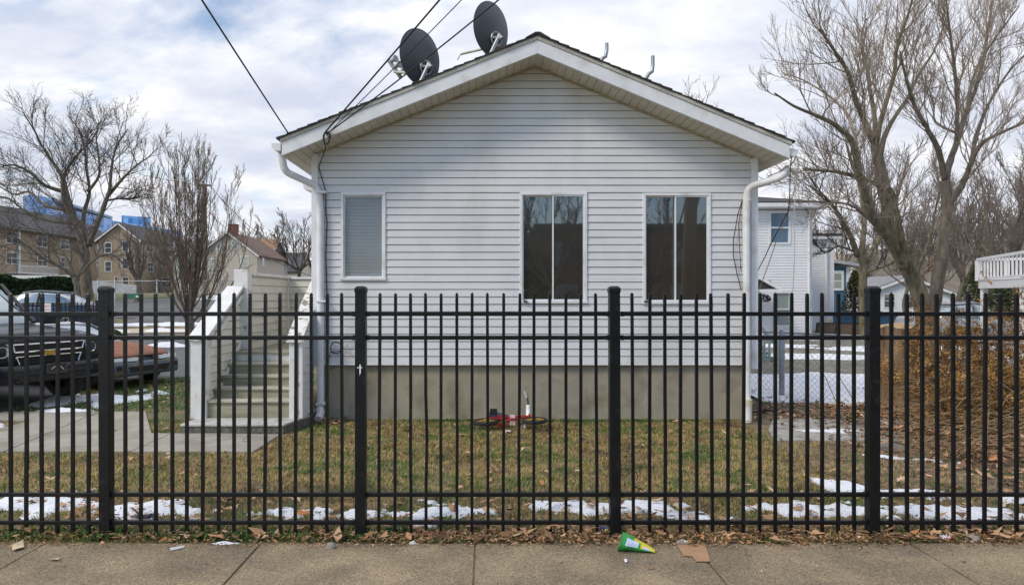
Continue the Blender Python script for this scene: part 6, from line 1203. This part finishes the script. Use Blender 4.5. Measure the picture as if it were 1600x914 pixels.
# ------------------------------------------------------------------ dead climbing shrub with clinging orange leaves
r = random.Random(61); ORL = mat_attr('orange dead leaves', [(0, (.07, .04, .015)), (.35, (.20, .105, .035)), (.7, (.38, .20, .06)), (1, (.50, .33, .14))], .8)
def dead_shrub(name, label, cx0, cx1, D, top, nst, ncl, seed, leafn=46, low=660):
    r = random.Random(seed); t_ = thing(name, label, 'shrub', (P((cx0 + cx1) / 2, 0, D).x, D, 0)); st_ = MB(); lf = MB(); vals = []; anchors = []
    for i in range(nst):
        px = r.uniform(cx0, cx1); b = P(px, 0, D); b.z = 0; b.y += r.uniform(-.3, .5); h = r.uniform(.7, 1.0) * P(0, top, D).z; pts = [b]; d = Vector((r.gauss(0, .35), r.gauss(0, .2), 1)).normalized()
        for k in range(7): d = (d + Vector((r.gauss(0, .16), r.gauss(0, .12), r.gauss(-.02, .12)))).normalized(); pts.append(pts[-1] + d * h / 6)
        st_.tube(pts, [r.uniform(.006, .013) * (1 - k / 9) for k in range(8)], 5, cap=False); anchors += pts[2:]
        for k in range(5):
            s_ = r.choice(pts[1:]); e_ = s_ + Vector((r.gauss(0, .22), r.gauss(0, .2), r.gauss(.05, .3))); st_.tube([s_, s_.lerp(e_, .5) + Vector((0, 0, .04)), e_], [.004, .003, .002], 3, cap=False); anchors.append(e_)
    for i in range(ncl):
        c = r.choice(anchors) + Vector((r.gauss(0, .05), r.gauss(0, .05), r.gauss(0, .05))); tone = r.uniform(.0, .95)
        if c.z < .05: continue
        dr = Vector((r.gauss(0, .5), r.gauss(0, .4), r.uniform(-1.2, .2))).normalized(); ln = r.uniform(.08, .22)
        for k in range(leafn):
            f = r.random(); p = c + dr * ln * f + Vector((r.gauss(0, 1), r.gauss(0, 1), r.gauss(0, 1))) * .018 * (1.3 - f); d = (dr + Vector((r.gauss(0, .6), r.gauss(0, .6), r.gauss(0, .5)))).normalized(); e_ = d.orthogonal().normalized(); e_.rotate(Matrix.Rotation(r.uniform(0, 6), 3, d)); s = r.uniform(.014, .034)
            lf.add([p, p + d * s * .5 + e_ * s * .28, p + d * s, p + d * s * .5 - e_ * s * .28], [(0, 1, 2, 3)]); vals.append(min(1, max(0, tone + r.gauss(0, .14))))
    st_.build('stems', mat('dead stem bark', (.16, .11, .065), .9, .3, 10), t_, recalc=False); o = lf.build('dead_leaves', ORL, t_, recalc=False); a_ = o.data.attributes.new('rnd', 'FLOAT', 'FACE'); a_.data.foreach_set('value', vals)
dead_shrub('dead_shrub', 'dead shrub hung with dense orange brown sprays just right of the stump', 1492, 1550, 9.0, 500, 24, 820, 62, 50)
dead_shrub('dead_shrub', 'tangled brown dead shrub filling the right edge against the wire fence', 1545, 1680, 8.6, 478, 34, 640, 63, 42)
dead_shrub('dead_shrub', 'low sprawling clump of rusty dead leaves spilling forward from the shrubs at the right', 1470, 1640, 8.0, 570, 36, 640, 64, 46)
# loose twigs and brambles
st_ = MB(); r = random.Random(71)
for i in range(1100):
    px = r.uniform(1440, 1690); Dd = r.uniform(6.9, 9.4); p = P(px, 0, Dd); p.z = r.random() ** 1.6 * .75 * min(1, (Dd - 6.6) / 1.4); a = r.gauss(0, .5) + (math.pi if r.random() < .5 else 0); l_ = r.uniform(.2, .7); e_ = p + Vector((math.cos(a) * l_, math.sin(a) * l_ * .5, r.gauss(0, .12))); e_.z = max(.02, e_.z); p.z = max(p.z, .015); st_.tube([p, p.lerp(e_, .5) + Vector((0, 0, r.uniform(0, .06))), e_], [r.uniform(.002, .006)] * 2 + [.002], 3, cap=False)
tag(st_.build('brushwood', mat('grey tan dead stalks', (.26, .18, .10), .9, .3, 10), recalc=False), 'heap of dead stalks and brambles under the shrubs at the right', kind='stuff')
for a, b, c, lb in (((1330, 690, 8.3), (1290, 590, 9.3), (1262, 545, 9.6), 'long thin sapling stem leaning left across the wire fence'), ((1352, 640, 9.4), (1318, 600, 9.6), (1296, 560, 10), 'second thin sapling stem beside the gatepost')):
    p, q, s = P(*a), P(*b), P(*c); p.z = 0; m_ = MB().tube([p, q, s], [.007, .005, .003], 5); tag(m_.build('sapling_stem', BARK), lb, 'sapling')
bt_ = MB(); r = random.Random(72)
for i in range(14):
    px = r.uniform(1380, 1590); p = P(px, 772 + r.uniform(-8, 14), 4.95); q = p + Vector((r.uniform(-.28, .28), r.uniform(0, .15), r.uniform(-.1, .12))); bt_.tube([p, p.lerp(q, .4) + Vector((0, 0, r.uniform(-.02, .04))), q], [.0022, .0018, .001], 4)
tag(bt_.build('bramble_twigs', mat('pinkish bramble', (.20, .11, .08), .9)), 'thin bramble twigs tangled along the lower rail at the right', kind='stuff')
# ------------------------------------------------------------------ grass blades and fallen leaves (numpy)
def mesh_np(name, V, Fc, vals, m, label, kind='stuff'):
    me = bpy.data.meshes.new(name); k = Fc.shape[1]; me.vertices.add(len(V)); me.vertices.foreach_set('co', V.ravel()); me.loops.add(Fc.size); me.loops.foreach_set('vertex_index', Fc.ravel()); me.polygons.add(len(Fc)); me.polygons.foreach_set('loop_start', np.arange(0, Fc.size, k)); me.polygons.foreach_set('loop_total', np.full(len(Fc), k)); me.update(calc_edges=True)
    a_ = me.attributes.new('rnd', 'FLOAT', 'FACE'); a_.data.foreach_set('value', vals.astype(np.float32)); me.materials.append(m); o = bpy.data.objects.new(name, me); COL.objects.link(o); return tag(o, label, kind=kind)
nr = np.random.default_rng(3)
def in_path(x, y):
    if x < -2.5 and 7.36 < y < 8.38: return True
    if x < -2.28 and 8.34 < y < 9.7 and x > -3.8: return True
    if x < -4.05 and 7.36 < y < 9.93 and (y < 8.4 or x < -4.1 - (y - 8.36) * .55): return not (x < -6.3 and 8.05 < y < 9.2)
    return False
GRASS = mat_attr('winter grass blades', [(0, (.11, .075, .035)), (.25, (.32, .21, .08)), (.52, (.52, .38, .16)), (.66, (.31, .27, .07)), (.84, (.11, .17, .035)), (1, (.06, .14, .025))], .85)
def grass(n, x0, x1, y0, y1, h, dens=None, green=0.0, seed=0, w=.0035):
    g = np.random.default_rng(seed); X = g.uniform(x0, x1, n); Y = g.uniform(y0, y1, n); keep = []; tone = []
    for i in range(n):
        x, y = X[i], Y[i]
        if in_path(x, y) or (y > 9.32 and x > -2.42) or (3.4 < x < 5.1 and 7.95 < y < 9.3): continue
        if y > 4.98 and y < 6.5 and snow_a(x, y) > -.02 and g.random() < .88: continue
        d = fb(x, y, 1.1, 11); d2 = fb(x, y, 5, 17); rich = 1.0
        if x > 3.2 and y > 5.2 + 0: rich = max(0.0, 1 - (x - 3.2) / 2.2) * .8
        if g.random() > rich * (.72 + .35 * d2): continue
        tn = .49 + .70 * d + .45 * d2 + green + g.normal(0, .14)
        if y > 9.15 and x < 3.4: tn += .4
        if abs(x + 4) < 1.6 and 8.4 < y: tn += .25
        if y < 4.95 and x < .3: tn += .30
        keep.append(i); tone.append(tn)
    keep = np.array(keep); X, Y = X[keep], Y[keep]; N_ = len(X); hh = g.uniform(.45, 1.2, N_) * h * np.array([.75 + .9 * max(0, nz(X[i], Y[i], 6, 31) + .2) for i in range(N_)]); a = g.uniform(0, 6.283, N_); ln = g.uniform(.3, 1.3, N_) * hh; b = a + 1.57 + g.normal(0, .5, N_)
    ww = w * g.uniform(.6, 1.4, N_); V = np.zeros((N_, 3, 3)); V[:, 0] = np.c_[X - np.cos(b) * ww, Y - np.sin(b) * ww, np.full(N_, .0)]; V[:, 1] = np.c_[X + np.cos(b) * ww, Y + np.sin(b) * ww, np.full(N_, .0)]; V[:, 2] = np.c_[X + np.cos(a) * ln, Y + np.sin(a) * ln, hh]
    return V.reshape(-1, 3), np.clip(np.array(tone), 0, 1)
parts = [grass(230000, -6.6, 5.6, 5.0, 9.34, .032, seed=1), grass(26000, -6.6, 4.5, 4.70, 5.02, .04, green=.05, seed=2, w=.003), grass(14000, -7.2, -4.0, 9.9, 14.2, .05, green=.2, seed=3, w=.006)]
V = np.concatenate([p[0] for p in parts]); T = np.concatenate([p[1] for p in parts]); mesh_np('grass', V, np.arange(len(V)).reshape(-1, 3), T, GRASS, 'patchy straw coloured winter grass of the front lawn')
WEED = mat_attr('green weeds', [(0, (.03, .06, .012)), (.6, (.06, .13, .025)), (1, (.13, .20, .05))], .6)
g = np.random.default_rng(9); Vw = []; Tw = []
cs = [(g.uniform(-4.6, -.6), g.uniform(4.74, 4.92), 1) for _ in range(150)] + [(g.uniform(-4, 2), g.uniform(4.9, 5.4), .7) for _ in range(50)] + [(g.uniform(-1, 3.4), g.uniform(9.2, 9.3), .8) for _ in range(60)] + [(g.uniform(2.6, 4.5), g.uniform(5.1, 6.6), .7) for _ in range(18)] + [(g.uniform(3.6, 5.6), g.uniform(8.8, 11), .9) for _ in range(36)] + [(g.uniform(-2, 3), g.uniform(5.6, 8.8), .7) for _ in range(110)]
for cx, cy, sc in cs:
    tn = g.uniform(.2, .9)
    for k in range(26):
        a = g.uniform(0, 6.283); l_ = g.uniform(.02, .06) * sc; h_ = g.uniform(.015, .05) * sc; w_ = g.uniform(.003, .007) * sc; x = cx + g.normal(0, .035); y = cy + g.normal(0, .02); c_, s_ = math.cos(a), math.sin(a)
        Vw += [(x, y, .004), (x + c_ * l_ * .5 - s_ * w_, y + s_ * l_ * .5 + c_ * w_, h_ * .8), (x + c_ * l_, y + s_ * l_, h_), (x + c_ * l_ * .5 + s_ * w_, y + s_ * l_ * .5 - c_ * w_, h_ * .8)]; Tw.append(np.clip(tn + g.normal(0, .15), 0, 1))
mesh_np('weeds', np.array(Vw, dtype=np.float64), np.arange(len(Vw)).reshape(-1, 4), np.array(Tw), WEED, 'low green weeds along the fence foot and lawn')
LEAF = mat_attr('fallen leaves', [(0, (.08, .043, .024)), (.3, (.20, .11, .058)), (.6, (.38, .22, .12)), (.85, (.52, .33, .19)), (.95, (.44, .16, .05)), (1, (.56, .40, .26))], .75)
def lobed(nl, deep, jit, g):
    pts = []
    for i in range(nl * 2 + 1):
        a = -2.75 + 5.5 * i / (nl * 2); rad = (1.0 if i % 2 == 0 else deep) * (1.15 if abs(a) < .3 else .85 + .15 * math.cos(a)) * g.uniform(1 - jit, 1 + jit); pts.append((math.cos(a) * rad, math.sin(a) * rad * .85))
    pts.append((-1.0, 0)); return pts
def leaves(spec, seed):
    g = np.random.default_rng(seed); tmpl = [lobed(3, .40, .18, g), lobed(3, .5, .15, g), lobed(4, .45, .2, g), lobed(2, .7, .2, g), lobed(5, .5, .15, g), lobed(4, .38, .15, g)]; V = []; Fc = []; T = []
    for (x, y, z, s, tone) in spec:
        tp = tmpl[g.integers(len(tmpl))]; a = g.uniform(0, 6.283); tilt = g.normal(0, .42); tx = g.normal(0, .42); cu = g.uniform(-.5, 1.3) * s; b = len(V); c_, s_ = math.cos(a), math.sin(a); asp = g.uniform(.5, 1.05)
        V.append((x, y, z)); 
        for (u, v) in tp:
            v *= asp; zz = (u * u * .5 + v * v * .9) * cu * .6 + u * s * math.sin(tilt) * .6 + v * s * math.sin(tx) * .6 + g.normal(0, .06) * s; px_, py_ = u * s, v * s; V.append((x + c_ * px_ - s_ * py_, y + s_ * px_ + c_ * py_, z + zz))
        zs_ = [q[2] for q in V[b:]]; mn = min(zs_); V[b:] = [(q[0], q[1], q[2] - mn + z) for q in V[b:]]
        n = len(tp)
        for k in range(n): Fc.append((b, b + 1 + k, b + 1 + (k + 1) % n)); T.append(tone)
    return np.array(V), np.array(Fc), np.array(T)
g = np.random.default_rng(21); spec = []
def addleaf(n, fx_, fy_, fz_, smin, smax, f=None):
    for _ in range(n):
        x, y = fx_(), fy_()
        if f and not f(x, y): continue
        if in_path(x, y) and g.random() < .9: continue
        spec.append((x, y, fz_(), g.uniform(smin, smax), float(np.clip(g.normal(.48, .30), 0, 1))))
U = g.uniform
addleaf(9000, lambda: U(-5, 5.5), lambda: 4.775 + g.normal(0, .085), lambda: U(.010, .04), .008, .026, lambda x, y: y > 4.59 + .035 * fb(x, 0, 2.2, 3) - .03 * (x > 0) and g.random() < (.30 + .7 * min(1, max(0, (x + 2.5) / 3))))
addleaf(620, lambda: U(-5, 5.5), lambda: U(4.66, 5.1), lambda: U(.015, .055), .03, .07, lambda x, y: g.random() < (.30 + .7 * min(1, max(0, (x + 2) / 3))))
addleaf(1500, lambda: U(-5, 5.5), lambda: 4.66 - abs(g.normal(0, .05)), lambda: .014, .004, .014)
addleaf(90, lambda: U(-4, 4.5), lambda: U(4.1, 4.66), lambda: .014, .006, .018)
addleaf(4, lambda: U(-4, 4.5), lambda: U(4.3, 4.6), lambda: .014, .02, .035)
addleaf(420, lambda: U(-5.5, 3.6), lambda: U(5.0, 9.2), lambda: U(.02, .04), .03, .06)
addleaf(340, lambda: U(-5.5, 4.6), lambda: U(5.0, 5.8), lambda: U(.02, .045), .035, .065)
addleaf(5200, lambda: U(3.3, 8.5), lambda: U(5.0, 10.6), lambda: U(.006, .05), .02, .062, lambda x, y: g.random() < min(1, max(.06, (x - 3.6 - abs(y - 7) * .05) / 1.3)) and not (4.98 < y < 6.6 and snow_a(x, y) > .0 and g.random() < .75))
addleaf(2600, lambda: U(4.6, 8.6), lambda: U(6.6, 9.6), lambda: U(.03, .22), .03, .06, lambda x, y: x > 4.6 + (8 - y) * .2)
addleaf(700, lambda: U(3.7, 7), lambda: U(9.2, 12.3), lambda: U(.006, .04), .03, .06)
addleaf(90, lambda: U(-2.5, -1.9), lambda: U(8.95, 9.3), lambda: U(.01, .05), .03, .05)
addleaf(110, lambda: U(-7, -4), lambda: U(9.9, 14), lambda: U(.02, .04), .03, .05)
V, Fc, T = leaves(spec, 22); mesh_np('fallen_leaves', V, Fc, T, LEAF, 'litter of brown fallen leaves along the fence and at the right')
for lab, px, py, s, tn in (('large orange brown leaf lying on the snow left of the painted gatepost', 475, 808, .085, .95), ('rust red leaf on the grass left of the first gatepost', 128, 797, .07, .95), ('big pointed tan leaf on the pavement edge left of the right gatepost', 1221, 851, .085, .7), ('tan curled leaf standing by the first gatepost', 178, 820, .06, .8), ('small tan leaf on the pavement right of the green bag', 1014, 855, .03, .6)):
    q = P(px, 0, gp(px, py)[2]); V, Fc, T = leaves([(0, 0, .03, s, tn)], int(px)); o = mesh_np('fallen_leaf', V, Fc, T, LEAF, lab, 'thing'); o['category'] = 'leaf'; o.location = (q.x, q.y, .012)
del scene
